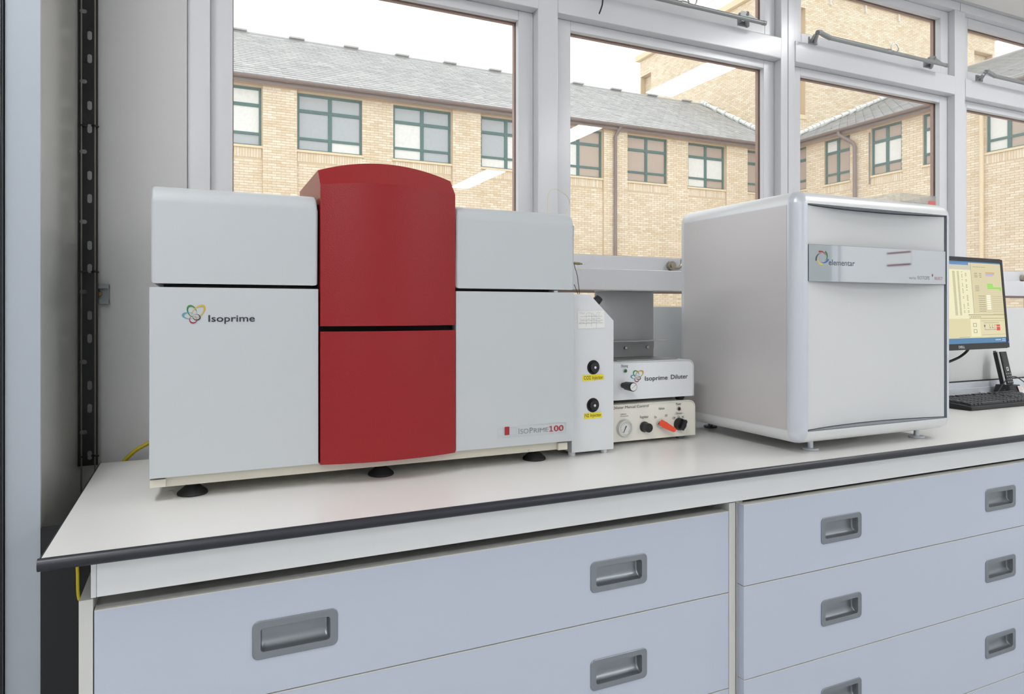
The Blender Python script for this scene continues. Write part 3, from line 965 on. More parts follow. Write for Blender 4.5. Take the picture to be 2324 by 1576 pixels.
for t, zf, zb, mm in ((dl, 1.0039, 0.9943, M_blackp), (dc, 0.9083, 0.9003, M_tubeg)):
    for x in (0.865, 1.072):
        for y in (1.352, 1.53):
            bm = bmesh.new(); cyl(bm, (x, y, zf), (x, y, zb), 0.013, 0.0095, 16)
            mk('foot', bm, mm, t)
def t3(s, x0, x1, yb, yt, m, par, bold=0.0):
    (u0, v0), (u1, v1) = z3(x0, yb), z3(x1, yt)
    text_px(s, u0, u1, v0, v1, YP - 0.0004, m, par, bold)
t3('Diluting', 214, 322, 245, 202, M_ink, dl)
t3('Isoprime', 600, 968, 462, 390, M_ink, dl, 0.008)
t3('Diluter', 1022, 1297, 436, 366, M_ink, dl, 0.008)
k = 0.548
for i, (m, cx, cy, a, b, ang, fa, fb, off) in enumerate(LG):
    # the same five rings, smaller
    s = 7.164
    ring_mark(378 + (cx - 150) * 0.305, 283 + (cy - 262) * 0.42, a * 0.36, b * 0.38, ang, fa, fb, (off[0] * 0.33, off[1] * 0.4), m, s, (1380, 800), YP - 0.0004 - 0.00006 * i, dl)
def led(par, x, y, m):
    c = at(*z3(x, y), Y=YP)
    bm = bmesh.new(); lathe(bm, (c.x, YP - 0.0001, c.z), [(0.0052, 0), (0.0050, 0.002), (0.004, 0.0022)], 20, 'y')
    h = mk('lamp_bezel', bm, M_steel, par)
    bm = bmesh.new(); lathe(bm, (c.x, YP - 0.0023, c.z), [(0.0038, 0), (0.0030, 0.0016), (0.0012, 0.0024)], 16, 'y')
    mk('indicator_lamp', bm, m, h)
led(dl, 275, 302, mat('green_lamp', (30, 96, 40), 0.15))
led(dc, 1148, 918, mat('dark_red_lamp', (70, 26, 30), 0.15))
# needle-valve knob pointing out to the viewer
c = at(*z3(238, 535), Y=YP)
bm = bmesh.new(); lathe(bm, (c.x, YP - 0.0001, c.z), [(0.0065, 0), (0.0065, 0.0035)], 6, 'y'); vk = mk('valve_nut', bm, mat('valve_brass', (150, 146, 130), 0.3, metal=0.8), dl)
bm = bmesh.new(); lathe(bm, (c.x, YP - 0.0037, c.z), [(0.0068, 0), (0.0068, 0.010), (0.0095, 0.0105), (0.0105, 0.038), (0.0096, 0.0395)], 28, 'y'); mk('valve_knob', bm, M_blackp, vk)
bm = bmesh.new(); lathe(bm, (c.x, YP - 0.0433, c.z), [(0.0086, 0), (0.0084, 0.0004)], 28, 'y'); mk('knob_cap', bm, M_paper, vk)
bm = bmesh.new(); q = Vector((c.x, YP - 0.0440, c.z))
for a, b in (((-0.005, -0.003), (0.002, 0.002)), ((0.002, 0.002), (0.0055, 0.0042)), ((0.0035, 0.0048), (0.0055, 0.0030))):
    A, B = q + Vector((a[0], 0, a[1])), q + Vector((b[0], 0, b[1])); d = (B - A).normalized(); kk = Vector((-d.z, 0, d.x)) * 0.0003
    bm.faces.new([bm.verts.new(w_) for w_ in (A - kk, B - kk, B + kk, A + kk)])
mk('cap_arrow', bm, M_ink, vk, smooth=False)
# control box face
t3('Diluter Manual Control', 82, 660, 928, 886, M_ink, dc)
t3('Helium', 208, 298, 1018, 998, M_ink, dc); t3('Pressure', 208, 328, 1050, 1030, M_ink, dc)
t3('Regulator', 520, 658, 1076, 1034, M_ink, dc)
t3('On', 752, 790, 1074, 1036, M_ink, dc); t3('Off', 924, 966, 1048, 1012, M_ink, dc)
t3('Helium', 826, 918, 936, 896, M_ink, dc); t3('Power', 1105, 1190, 862, 824, M_ink, dc)
t3('- Diluter -', 1080, 1222, 1014, 978, M_ink, dc)
t3('Off', 1048, 1094, 1090, 1052, M_ink, dc); t3('On', 1128, 1166, 1066, 1028, M_ink, dc); t3('PC', 1204, 1240, 1070, 1036, M_ink, dc)
c = at(*z3(262, 1233), Y=YP)
bm = bmesh.new(); lathe(bm, (c.x, YP - 0.0001, c.z), [(0.0200, 0), (0.0200, 0.003), (0.0185, 0.0058), (0.0160, 0.0060), (0.0156, 0.004)], 40, 'y'); g = mk('pressure_gauge', bm, M_chrome, dc)
bm = bmesh.new(); lathe(bm, (c.x, YP - 0.0043, c.z), [(0.0155, 0), (0.0155, 0.0002)], 40, 'y'); mk('dial', bm, M_paper, g)
bm = bmesh.new()
for i in range(28):
    a = R(-135 + 270 * i / 27); r0 = 0.0118 if i % 3 else 0.0102
    d = Vector((math.sin(a), 0, math.cos(a))); k_ = Vector((d.z, 0, -d.x)) * 0.00022; o_ = Vector((c.x, YP - 0.0048, c.z))
    bm.faces.new([bm.verts.new(q) for q in (o_ + d * r0 - k_, o_ + d * 0.0138 - k_, o_ + d * 0.0138 + k_, o_ + d * r0 + k_)])
mk('dial_scale', bm, M_ink, g, smooth=False)
bm = bmesh.new(); a = R(205); d = Vector((math.sin(a), 0, math.cos(a))); k_ = Vector((d.z, 0, -d.x)); o_ = Vector((c.x, YP - 0.0050, c.z))
bm.faces.new([bm.verts.new(q) for q in (o_ - d * 0.006 - k_ * 0.0014, o_ + d * 0.0115 - k_ * 0.0005, o_ + d * 0.0115 + k_ * 0.0005, o_ - d * 0.006 + k_ * 0.0014)])
mk('needle', bm, M_blackg, g, smooth=False)
c = at(*z3(585, 1210), Y=YP)
bm = bmesh.new(); lathe(bm, (c.x, YP - 0.0001, c.z), [(0.0122, 0), (0.0122, 0.004), (0.0108, 0.0045), (0.0105, 0.020), (0.0092, 0.0212)], 28, 'y'); mk('regulator_knob', bm, M_blackp, dc)
# orange lever of the helium valve
c = at(*z3(838, 1170), Y=YP)
bm = bmesh.new(); lathe(bm, (c.x, YP - 0.0001, c.z), [(0.0085, 0), (0.0085, 0.004), (0.006, 0.0042), (0.006, 0.013)], 6, 'y'); lv = mk('valve_stem', bm, M_chrome, dc)
bm = bmesh.new()
A, B = Vector((c.x - 0.002, YP - 0.012, c.z + 0.004)), Vector((c.x + 0.030, YP - 0.024, c.z - 0.0145))
d = (B - A).normalized(); s_ = Vector((0.42, 0, 0.90)); s_ = (s_ - d * s_.dot(d)).normalized(); n_ = d.cross(s_)
prof2 = [(-0.004, 0.0075), (0.008, 0.0075), (0.034, 0.0048), (0.037, 0.0020), (0.037, -0.0020), (0.034, -0.0055), (0.008, -0.0075), (-0.004, -0.0068), (-0.007, 0.0)]
T = [bm.verts.new(A + d * p + s_ * q + n_ * 0.0025) for p, q in prof2]; Bt = [bm.verts.new(A + d * p + s_ * q - n_ * 0.0025) for p, q in prof2]
bm.faces.new(T); bm.faces.new(Bt[::-1])
for i in range(len(T)):
    j = (i + 1) % len(T); bm.faces.new((T[i], T[j], Bt[j], Bt[i]))
bmesh.ops.bevel(bm, geom=bm.edges[:], offset=0.0008, segments=2, profile=0.5, affect='EDGES')
mk('orange_lever', bm, mat('orange_plastic', (236, 76, 38), 0.35), lv)
c = at(*z3(1150, 1165), Y=YP)
bm = bmesh.new(); lathe(bm, (c.x, YP - 0.0001, c.z), [(0.0150, 0), (0.0147, 0.006), (0.0134, 0.0125), (0.0128, 0.0130)], 32, 'y'); kb = mk('selector_knob', bm, M_blackp, dc)
bm = bmesh.new(); prism(bm, [(-0.0125, -0.0048), (0.0115, -0.0048), (0.0140, 0), (0.0115, 0.0048), (-0.0125, 0.0048)], 'y', 0, 0.0085)
bmesh.ops.rotate(bm, verts=bm.verts, cent=(0, 0, 0), matrix=Matrix.Rotation(R(-62), 3, 'Y'))
bmesh.ops.bevel(bm, geom=bm.edges[:], offset=0.0010, segments=2, profile=0.5, affect='EDGES')
bmesh.ops.translate(bm, verts=bm.verts, vec=(c.x, YP - 0.0217, c.z)); mk('knob_grip', bm, M_blackp, kb)

# ------------------------------------------------------------------ steel rack on the diluter
rk = thing('shelf_rack', 'dull steel plate rack with thin shelves standing on the diluter', 'rack', (0.98, 1.44, 1.0927))
ZB_ = 1.0929
bm = bmesh.new(); box(bm, 0.893, 1.068, 1.4527, 1.4545, ZB_ + 0.0018, 1.2580); mk('back_plate', bm, M_sheet, rk, smooth=False)
bm = bmesh.new(); box(bm, 0.893, 1.068, 1.355, 1.4545, ZB_, ZB_ + 0.0016); mk('base_plate', bm, M_sheet, rk, smooth=False)
bm = bmesh.new(); box(bm, 0.893, 1.068, 1.374, 1.4525, 1.1365, 1.1379); box(bm, 0.893, 1.068, 1.4505, 1.4525, 1.115, 1.1364); mk('shelf', bm, M_sheet, rk, smooth=False)
bm = bmesh.new(); box(bm, 0.893, 1.068, 1.374, 1.4545, 1.2582, 1.2596); mk('shelf', bm, M_sheet, rk, smooth=False)
for u, v in ((1420, 790), (1469, 788)):
    c = at(u, v, Y=1.4503)
    bm = bmesh.new(); lathe(bm, (c.x, 1.4503, c.z), [(0.0042, 0), (0.0042, 0.003), (0.003, 0.0036)], 6, 'y'); mk('bolt', bm, M_steel, rk)

# ------------------------------------------------------------------ elemental analyser (grey sides, white bowed-in door)
VX0, VX1, VY0, VY1, VZ0, VZ1, VR = 1.157, 1.674, 1.068, 1.470, 0.9235, 1.4685, 0.0285
va = thing('elemental_analyser', 'cube-shaped grey and white analyser with rounded aluminium frame', 'lab instrument', ((VX0 + VX1) / 2, 1.27, BZ))
bm = bbox(VX0, VX1, VY0, VY1, VZ0, VZ1, VR, 8)
big = [f for f in bm.faces if f.normal.y < -0.999 and f.calc_area() > 0.05]
bmesh.ops.delete(bm, geom=big, context='FACES_ONLY')
for f in bm.faces:                                     # white horizontal tubes, satin uprights
    c = f.calc_center_median()
    f.material_index = 0 if VZ0 + VR < c.z < VZ1 - VR else 1
corner = [f for f in bm.faces if (f.calc_center_median().z > VZ1 - VR or f.calc_center_median().z < VZ0 + VR) and (f.calc_center_median().x < VX0 + VR or f.calc_center_median().x > VX1 - VR) and (f.calc_center_median().y < VY0 + VR or f.calc_center_median().y > VY1 - VR)]
for f in corner: f.material_index = 0
mk('frame', bm, [M_alu, M_alutube], va)
bm = bmesh.new()
for x, s in ((VX0, -1), (VX1, 1)):
    x_ = x + s * 0.0006
    box(bm, min(x_, x + s * 0.0002), max(x_, x + s * 0.0002), VY0 + VR + 0.0015, VY1 - VR - 0.001, VZ0 + VR + 0.002, VZ1 - VR - 0.002)
    mk('side_panel', bm, M_vside, va, smooth=False, label='metallic grey side panel'); bm = bmesh.new()
bm.free()
dx0, dx1, dz0, dz1 = VX0 + VR + 0.004, VX1 - VR - 0.004, VZ0 + VR + 0.003, VZ1 - VR - 0.003
bm = bmesh.new()
box(bm, VX0 + VR + 0.0004, VX1 - VR - 0.0004, VY0 + 0.034, VY1 - 0.06, VZ0 + VR + 0.0004, VZ1 - VR - 0.0004)
mk('inner_body', bm, M_dark, va, smooth=False)
bm = bmesh.new()
for z in (VZ0 + VR + 0.0004, VZ1 - VR - 0.0016):
    box(bm, VX0 + VR, VX1 - VR, VY0 + 0.001, VY0 + 0.0338, z, z + 0.0012)
for x in (VX0 + VR, VX1 - VR - 0.0012):
    box(bm, x, x + 0.0012, VY0 + 0.001, VY0 + 0.0338, VZ0 + VR + 0.0018, VZ1 - VR - 0.0018)
mk('door_reveal', bm, mat('grey_reveal', (128, 134, 142), 0.4), va, smooth=False)
def door_y(x):
    q = (x - (dx0 + dx1) / 2) / ((dx1 - dx0) / 2)
    return VY0 + 0.004 + 0.024 * (1 - q * q)
bm = bmesh.new()
cols = []
for i in range(33):
    x = dx0 + (dx1 - dx0) * i / 32
    cols.append([bm.verts.new((x, door_y(x), dz0)), bm.verts.new((x, door_y(x), dz1)), bm.verts.new((x, VY0 + 0.0315, dz1)), bm.verts.new((x, VY0 + 0.0315, dz0))])
for A, B in zip(cols, cols[1:]):
    for k in range(4):
        bm.faces.new((A[k], A[(k + 1) % 4], B[(k + 1) % 4], B[k]))
bm.faces.new(cols[0]); bm.faces.new(cols[-1][::-1])
dr = mk('door', bm, M_door, va, label='white door bowed inwards')
YS = VY0 + 0.0006
bm = bbox(dx0, dx1, YS, YS + 0.0028, at(1833, 638, Y=VY0).z, at(1833, 553.5, Y=VY0).z, 0.0004, 1)
st = mk('name_strip', bm, M_mirror, dr, label='polished metal name strip')
def z4(x, y): return (1820 + x / 6.64, 530 + y / 6.64)
YQ = YS - 0.00012
def crescent(a0, a1, m):
    A, B = [], []
    for k in range(17):
        t = k / 16
        a = R(a0 + (a1 - a0) * t)
        rc = 104 - 38 * t; hw = 14 * (1 - t) ** 0.8 + 0.8
        for L, r in ((A, rc + hw), (B, rc - hw)):
            L.append(z4(305 + r * 0.92 * math.cos(a), 367 - r * math.sin(a)))
    strip_px('logo_arc', A, B, YQ, m, dr)
crescent(121, 36, mat('elogo_red', (176, 50, 46), 0.5)); crescent(62, -42, mat('elogo_green', (54, 124, 74), 0.5))
crescent(-12, -103, mat('elogo_blue', (44, 104, 190), 0.5)); crescent(-85, -194, mat('elogo_yellow', (222, 196, 84), 0.5))
crescent(204, 98, mat('elogo_dark', (84, 88, 108), 0.5))
(u0, v0), (u1, v1) = z4(405, 478), z4(797, 392)
text_px('elementar', u0, u1, v0, v1, YQ, mat('slate_ink', (72, 82, 96), 0.5), dr, 0.006)
(u0, v0), (u1, v1) = z4(1612, 690), z4(1718, 648); text_px('vario', u0, u1, v0, v1, YQ, M_inkg, dr)
(u0, v0), (u1, v1) = z4(1742, 693), z4(1925, 640); text_px('ISOTOPE', u0, u1, v0, v1, YQ, M_inkg, dr)
(u0, v0), (u1, v1) = z4(1998, 697), z4(2118, 655); text_px('SELECT', u0, u1, v0, v1, YQ, mat('pale_red_ink', (176, 110, 110), 0.5), dr)
c = at(*z4(1967, 633), Y=YQ)
bm = bmesh.new(); bm.faces.new([bm.verts.new((c.x + 0.0028 * math.cos(R(60 * k + 30)), YQ, c.z + 0.0036 * math.sin(R(60 * k + 30)))) for k in range(6)])
mk('hexagon_mark', bm, mat('muted_red_ink', (150, 84, 88), 0.5), dr, smooth=False)
for x in (1.247, 1.605):
    for y in (1.1165, 1.4446):
        bm = bmesh.new(); lathe(bm, (x, y, BZ), [(0.0175, 0.0003), (0.018, 0.0025), (0.0165, 0.0045), (0.0062, 0.0050), (0.0062, 0.0234)], 28)
        mk('foot', bm, M_alu if y < 1.2 else M_tubeg, va)
# clear plastic tray on top
pt = thing('plastic_tray', 'shallow clear plastic tray lying on the analyser', 'tray', (1.59, 1.15, VZ1))
pc, pd = at(2015, 452, Y=1.40), at(2128, 458, Y=1.31)
bm = bmesh.new()
x0, x1, y0, y1, z0, z1 = 1.525, 1.655, 1.100, 1.205, VZ1 + 0.0005, VZ1 + 0.0235
box(bm, x0, x1, y0, y1, z0, z0 + 0.002)
box(bm, x0, x1, y0, y0 + 0.002, z0 + 0.002, z1); box(bm, x0, x1, y1 - 0.002, y1, z0 + 0.002, z1)
box(bm, x0, x0 + 0.002, y0 + 0.002, y1 - 0.002, z0 + 0.002, z1); box(bm, x1 - 0.002, x1, y0 + 0.002, y1 - 0.002, z0 + 0.002, z1)
glass_mat('clear_plastic', (0.86, 0.88, 0.88), 0.10, dust=0.16)
mk('tray', bm, MATS['clear_plastic'], pt, smooth=False)
bm = bmesh.new(); box(bm, x1 - 0.03, x1 - 0.004, y0 - 0.0008, y0 - 0.0002, z0 + 0.001, z0 + 0.010); mk('sticker', bm, mat('pink_sticker', (226, 120, 116), 0.5), pt, smooth=False)

# ------------------------------------------------------------------ monitor
mo = thing('monitor', 'black flat computer monitor showing beige control windows', 'monitor', (2.28, 1.46, BZ))
MW, MH, MC = 0.505, 0.302, Vector((0, 0, 0))
MR = Matrix.Rotation(R(3.5), 4, 'Z') @ Matrix.Rotation(R(-4.5), 4, 'X')
br = at(2292, 790, Y=1.408)                 # front lower right corner
MT = Matrix.Translation(br) @ MR
def mpart(name, bm, m, parent, label=None, smooth=True):
    bmesh.ops.transform(bm, matrix=MT, verts=bm.verts)
    return mk(name, bm, m, parent, smooth=smooth, label=label)
bm = bmesh.new()
o_ = rrect(-MW, 0, 0, MH, 0.008, 4); i_ = [(-MW + 0.013, 0.020), (-0.013, 0.020), (-0.013, MH - 0.014), (-MW + 0.013, MH - 0.014)]
prism(bm, o_, 'y', 0.0045, 0.030)
mpart('housing', bm, M_blackp, mo)
bm = bmesh.new()
box(bm, -MW + 0.002, -MW + 0.013, 0, 0.0044, 0.002, MH - 0.002); box(bm, -0.013, -0.001, 0, 0.0044, 0.002, MH - 0.002)
box(bm, -MW + 0.013, -0.013, 0, 0.0044, 0.0005, 0.020); box(bm, -MW + 0.013, -0.013, 0, 0.0044, MH - 0.014, MH - 0.0005)
mpart('bezel', bm, M_blackp, mo, smooth=False)
SX0, SX1, SZ0, SZ1 = -MW + 0.013, -0.013, 0.020, MH - 0.014
def emi(name, c, s=1.0):
    if name in MATS: return MATS[name]
    m = bpy.data.materials.new(name); m.use_nodes = True
    b = m.node_tree.nodes['Principled BSDF']; b.inputs['Base Color'].default_value = (0.02, 0.02, 0.02, 1); b.inputs['Roughness'].default_value = 0.3
    b.inputs['Emission Color'].default_value = (*lin(c), 1); b.inputs['Emission Strength'].default_value = s
    MATS[name] = m
    return m
bm = bmesh.new(); box(bm, SX0, SX1, 0.0018, 0.0043, SZ0, SZ1); scr = mpart('screen', bm, emi('screen_blue', (62, 118, 160)), mo, smooth=False)
def ui(rects, m, lay, name='window_area'):
    bm = bmesh.new()
    for x0, x1, z0, z1 in rects:
        bm.faces.new([bm.verts.new((SX0 + (SX1 - SX0) * x, 0.0018 - 0.00006 * lay, SZ0 + (SZ1 - SZ0) * z)) for x, z in ((x0, z0), (x1, z0), (x1, z1), (x0, z1))])
    mpart(name, bm, m, scr, smooth=False)
beige = emi('ui_beige', (216, 206, 160)); pale = emi('ui_pale', (232, 226, 186)); inkm = emi('ui_ink', (120, 112, 86), 0.9)
# visible part is roughly x > 0.45
ui([(0, 1, 0.065, 0.985)], beige, 1)
ui([(0, 0.86, 0.30, 0.90), (0.70, 0.78, 0.07, 0.345)], pale, 2)
ui([(0, 0.60, 0.955, 0.985)], emi('ui_title', (84, 128, 178)), 2, 'title_bar')
ui([(0.0, 0.62, 0.895, 0.955)], emi('ui_grey', (196, 192, 172)), 2, 'tool_bar')
ui([(0.62 + 0.001, 0.995, 0.36, 0.985)], emi('ui_beige2', (210, 200, 158)), 3)
ui([(0.56, 0.995, 0.075, 0.352)], emi('ui_beige3', (218, 208, 164)), 4)
ui([(0.57, 0.685, 0.08, 0.30)], pale, 5)
ui([(0.56, 0.995, 0.342, 0.352), (0.56, 0.995, 0.30, 0.306), (0.62, 0.625, 0.36, 0.985), (0.70, 0.99, 0.27, 0.274), (0.70, 0.99, 0.10, 0.1035)], emi('ui_line', (166, 156, 122), 0.9), 6, 'window_line')
rows = []
for k in range(34):
    z = 0.865 - k * 0.0158
    for x, w_ in ((0.40, 0.03), (0.455, 0.022), (0.505, 0.012), (0.55, 0.016)):
        if rnd.random() < (0.97 if x < 0.5 else 0.55): rows.append((x, x + w_, z, z + 0.006))
for k in range(3): rows.append((0.66, 0.70, 0.855 - k * 0.022, 0.861 - k * 0.022)); rows.append((0.72, 0.75, 0.855 - k * 0.022, 0.861 - k * 0.022))
for k in range(4): rows.append((0.66, 0.71, 0.70 - k * 0.02, 0.705 - k * 0.02))
for k in range(8):
    rows.append((0.69, 0.775, 0.575 - k * 0.0265, 0.580 - k * 0.0265)); rows.append((0.86, 0.985, 0.575 - k * 0.0265, 0.577 - k * 0.0265))
rows += [(0.65 + k * 0.02, 0.662 + k * 0.02, 0.935, 0.941) for k in range(8)] + [(0.58 + k * 0.022, 0.592 + k * 0.022, 0.318, 0.326) for k in range(6)]
rows += [(0.42, 0.55, 0.075, 0.079), (0.73, 0.92, 0.245, 0.249)]
ui(rows, inkm, 7, 'screen_text')
[c for c in COL.objects if c.name.startswith('screen_text')][0]['kind'] = 'stuff'
ui([(0.79, 0.84, 0.570 - k * 0.0265, 0.590 - k * 0.0265) for k in range(7)], emi('ui_white', (244, 240, 214)), 7, 'entry_boxes')
ui([(0.80, 0.915, 0.862, 0.876)], emi('ui_orange', (206, 152, 62)), 8, 'bar')
ui([(0.80, 0.91, 0.843, 0.857)], emi('ui_blue', (140, 176, 208)), 8, 'bar')
ui([(0.80, 0.89, 0.826, 0.838)], emi('ui_pink', (214, 160, 196)), 8, 'bar')
ui([(0.81, 0.88, 0.716, 0.734), (0.81, 0.885, 0.695, 0.712), (0.81, 0.985, 0.670, 0.690), (0.965, 0.985, 0.650, 0.668)], emi('ui_green', (134, 214, 60)), 8, 'bar')
ui([(0.885, 0.93, 0.150, 0.196), (0.885, 0.93, 0.202, 0.224)], emi('ui_red', (212, 56, 48)), 8, 'red_block')
ui([(0.73, 0.745, 0.196, 0.224)], emi('ui_navy', (60, 84, 130)), 8, 'blue_block')
ui([(0.736, 0.888, 0.160, 0.164), (0.736, 0.739, 0.164, 0.196), (0.80, 0.803, 0.18, 0.235), (0.832, 0.835, 0.18, 0.235), (0.862, 0.865, 0.164, 0.226), (0.80, 0.812, 0.18, 0.19), (0.83, 0.842, 0.18, 0.19), (0.865, 0.887, 0.218, 0.221)], emi('ui_purple', (96, 74, 104), 0.9), 8, 'flow_lines')
ui([(0.60, 0.64, 0.24, 0.245), (0.60, 0.64, 0.20, 0.205), (0.60, 0.605, 0.20, 0.245), (0.635, 0.64, 0.20, 0.245), (0.60, 0.64, 0.165, 0.17), (0.60, 0.64, 0.125, 0.13), (0.60, 0.605, 0.125, 0.17), (0.635, 0.64, 0.125, 0.17)], inkm, 8, 'icon')
ui([(0.86 + k * 0.018, 0.87 + k * 0.018, 0.028, 0.042) for k in range(4)] + [(0.945, 0.985, 0.04, 0.046), (0.94, 0.985, 0.02, 0.026)], emi('ui_tray', (214, 226, 236)), 8, 'tray_icons')
me = text_mesh('DELL', 0.02)
xs_t = [v.co.x for v in me.vertices]; ys_t = [v.co.y for v in me.vertices]
(xa_, xb_) = (-0.300, -0.266)
for v in me.vertices:
    v.co = MT @ Vector((xa_ + (v.co.x - min(xs_t)) / (max(xs_t) - min(xs_t)) * (xb_ - xa_), -0.0003, 0.0062 + v.co.y / max(ys_t) * 0.0075))
me.materials.append(M_lgrey); me.name = 'lettering'
link(bpy.data.objects.new('lettering', me), mo)
bm = bmesh.new(); box(bm, -0.0085, -0.0055, -0.0008, -0.0001, 0.018, 0.023); mpart('power_light', bm, emi('power_blue', (70, 80, 240), 2), mo, smooth=False)
bm = bmesh.new(); cx_ = br.x - 0.25; cyl(bm, (cx_, 1.55, 0.93), (cx_, 1.53, 1.20), 0.022, seg=16); box(bm, cx_ - 0.03, cx_ + 0.03, 1.43, 1.53, 1.14, 1.22)
mk('stand_neck', bm, M_blackp, mo)
mk('stand_base', bbox(cx_ - 0.11, cx_ + 0.08, 1.503, 1.605, 0.9005, 0.9295, 0.006), M_blackp, mo)
a = at(2198, 792, Y=1.43)
bm = bmesh.new(); tube(bm, smooth_path([a + Vector((0.02, 0.01, 0.03)), a, at(2182, 808, Y=1.45), at(2160, 819, Y=1.46), at(2125, 832, Y=1.47), (cx_ + 0.03, 1.55, 0.99), (cx_ + 0.04, 1.56, 0.9335)], 5), 0.0042, 8)
mk('video_cable', bm, M_blackp, mo)

# ------------------------------------------------------------------ keyboard, mouse mat, phone
kc = at(2206, 934, Z=BZ)
kx0, kx1, ky0, ky1 = kc.x, kc.x + 0.45, kc.y, kc.y + 0.155
kb = thing('keyboard', 'black computer keyboard lying in front of the monitor', 'keyboard', ((kx0 + kx1) / 2, (ky0 + ky1) / 2, BZ))
def ktop(y): return BZ + 0.0135 + 0.010 * (y - ky0) / (ky1 - ky0)
bm = bmesh.new()
prism(bm, [(ky0 + 0.004, BZ + 0.0004), (ky0, BZ + 0.005), (ky0 + 0.003, ktop(ky0)), (ky1, ktop(ky1)), (ky1 + 0.004, BZ + 0.004), (ky1, BZ + 0.0004)], 'x', kx0, kx1)
bmesh.ops.bevel(bm, geom=bm.edges[:], offset=0.003, segments=2, profile=0.5, affect='EDGES')
mk('case', bm, M_blackp, kb)
M_key = mat('key_cap', (52, 52, 56), 0.42)
M_keyl = mat('key_legend', (190, 190, 190), 0.5)
kmesh = {}
def key(x, y, wk):
    if wk not in kmesh:
        b_ = bmesh.new(); vs = box(b_, -wk / 2, wk / 2, -0.0080, 0.0080, 0, 0.0062)
        for v in b_.verts:
            if v.co.z > 0.003: v.co.x -= math.copysign(0.0014, v.co.x); v.co.y -= math.copysign(0.0014, v.co.y)
        m_ = bpy.data.meshes.new('key'); bmesh.ops.recalc_face_normals(b_, faces=b_.faces); b_.to_mesh(m_); b_.free(); m_.materials.append(M_key); kmesh[wk] = m_
    o = bpy.data.objects.new('key', kmesh[wk]); link(o, kb)
    o.location = (x, y, ktop(y) + 0.0003); o.rotation_euler = (math.atan(0.010 / 0.155), 0, 0)
for r_ in range(6):
    y = ky0 + 0.020 + r_ * 0.0205 + (0.006 if r_ == 5 else 0)
    x = kx0 + 0.014 + (0, 0.005, 0.003, 0, 0, 0)[r_]
    i = 0
    while x < kx1 - 0.02:
        wk = 0.0165
        if r_ == 0 and i == 3: wk = 0.110
        elif r_ in (1, 2, 3) and i == 0: wk = 0.026
        x += wk / 2
        key(x, y, wk); x += wk / 2 + 0.0025; i += 1
        if r_ == 5 and i in (1, 5, 9, 13): x += 0.010
        if i == 14: x += 0.008
# cable of the keyboard
bm = bmesh.new(); tube(bm, smooth_path([at(2158, 886, Z=BZ + 0.003), at(2172, 884, Z=BZ + 0.006), at(2192, 889, Z=BZ + 0.003), at(2225, 893, Z=BZ + 0.003), (kx0 + 0.16, ky1 + 0.004, BZ + 0.008)], 6), 0.0022, 8)
tag(mk('cable', bm, M_blackp), 'thin black cable lying behind the keyboard', 'cable')
mm_ = thing('mouse_mat', 'dark grey mouse mat lying behind the keyboard corner', 'mouse mat', (2.15, 1.49, BZ))
a, b = at(2160, 893, Z=BZ), at(2236, 898, Z=BZ)
bm = bmesh.new(); prism(bm, rrect(a.x - 0.12, b.x, ky1 + 0.012 - 0.10 if False else 1.505, 1.60, 0.012, 4), 'z', BZ + 0.0004, BZ + 0.003)
mk('mat', bm, mat('mouse_mat_grey', (128, 128, 128), 0.6), mm_)
bm = bmesh.new(); prism(bm, rrect(a.x - 0.115, b.x - 0.005, 1.510, 1.595, 0.010, 4), 'z', BZ + 0.0031, BZ + 0.0034)
mk('printed_face', bm, mat('mouse_mat_face', (150, 150, 148), 0.5), mm_)

# cordless phone in its cradle
pf = at(2302, 888, Z=BZ)
ph_c = Vector((pf.x, 1.545, BZ))
t_ = (1.545) / (CY - ((2302 - IW / 2) / FPX) * SY)
cxp = ratio(2300) * 1.545
cr = thing('phone_cradle', 'black charging cradle with a paper label for the cordless phone', 'phone cradle', (cxp, 1.55, BZ))
bm = bmesh.new()
base = rrect(cxp - 0.040, cxp + 0.040, 1.525, 1.600, 0.012, 4); topl = rrect(cxp - 0.034, cxp + 0.034, 1.538, 1.592, 0.010, 4)
A = [bm.verts.new((x, y, BZ + 0.0004)) for x, y in base]; B = [bm.verts.new((x, y, BZ + 0.034)) for x, y in topl]
for i in range(len(A)):
    j = (i + 1) % len(A); bm.faces.new((A[i], A[j], B[j], B[i]))
bm.faces.new(A[::-1]); bm.faces.new(B)
mk('body', bm, M_blackp, cr)
bm = bmesh.new(); bm.faces.new([bm.verts.new(p) for p in ((cxp + 0.004, 1.5262, BZ + 0.004), (cxp + 0.036, 1.5262, BZ + 0.004), (cxp + 0.032, 1.5355, BZ + 0.031), (cxp + 0.004, 1.5355, BZ + 0.031))])
for v in bm.verts: v.co.y -= 0.0022
lb = mk('paper_label', bm, M_paper, cr, smooth=False)
bm = bmesh.new()
for k, (w_, m_) in enumerate(((0.026, 0), (0.020, 1), (0.022, 1), (0.014, 1))):
    z = BZ + 0.0265 - k * 0.005; yy = 1.5262 + (z - BZ - 0.004) / 0.027 * 0.0093 - 0.0028
    bm.faces.new([bm.verts.new(p) for p in ((cxp + 0.006, yy, z), (cxp + 0.006 + w_, yy, z), (cxp + 0.006 + w_, yy + 0.0004, z + 0.0012), (cxp + 0.006, yy + 0.0004, z + 0.0012))])
mk('print_line', bm, mat('label_red_print', (190, 120, 126), 0.6), lb, smooth=False)
ph = thing('cordless_phone', 'black and silver cordless phone handset standing in its cradle', 'phone', (cxp - 0.004, 1.565, BZ + 0.034))
PM = Matrix.Translation((cxp + 0.004, 1.556, BZ + 0.0345)) @ Matrix.Rotation(R(4), 4, 'Z') @ Matrix.Rotation(R(-12), 4, 'X')
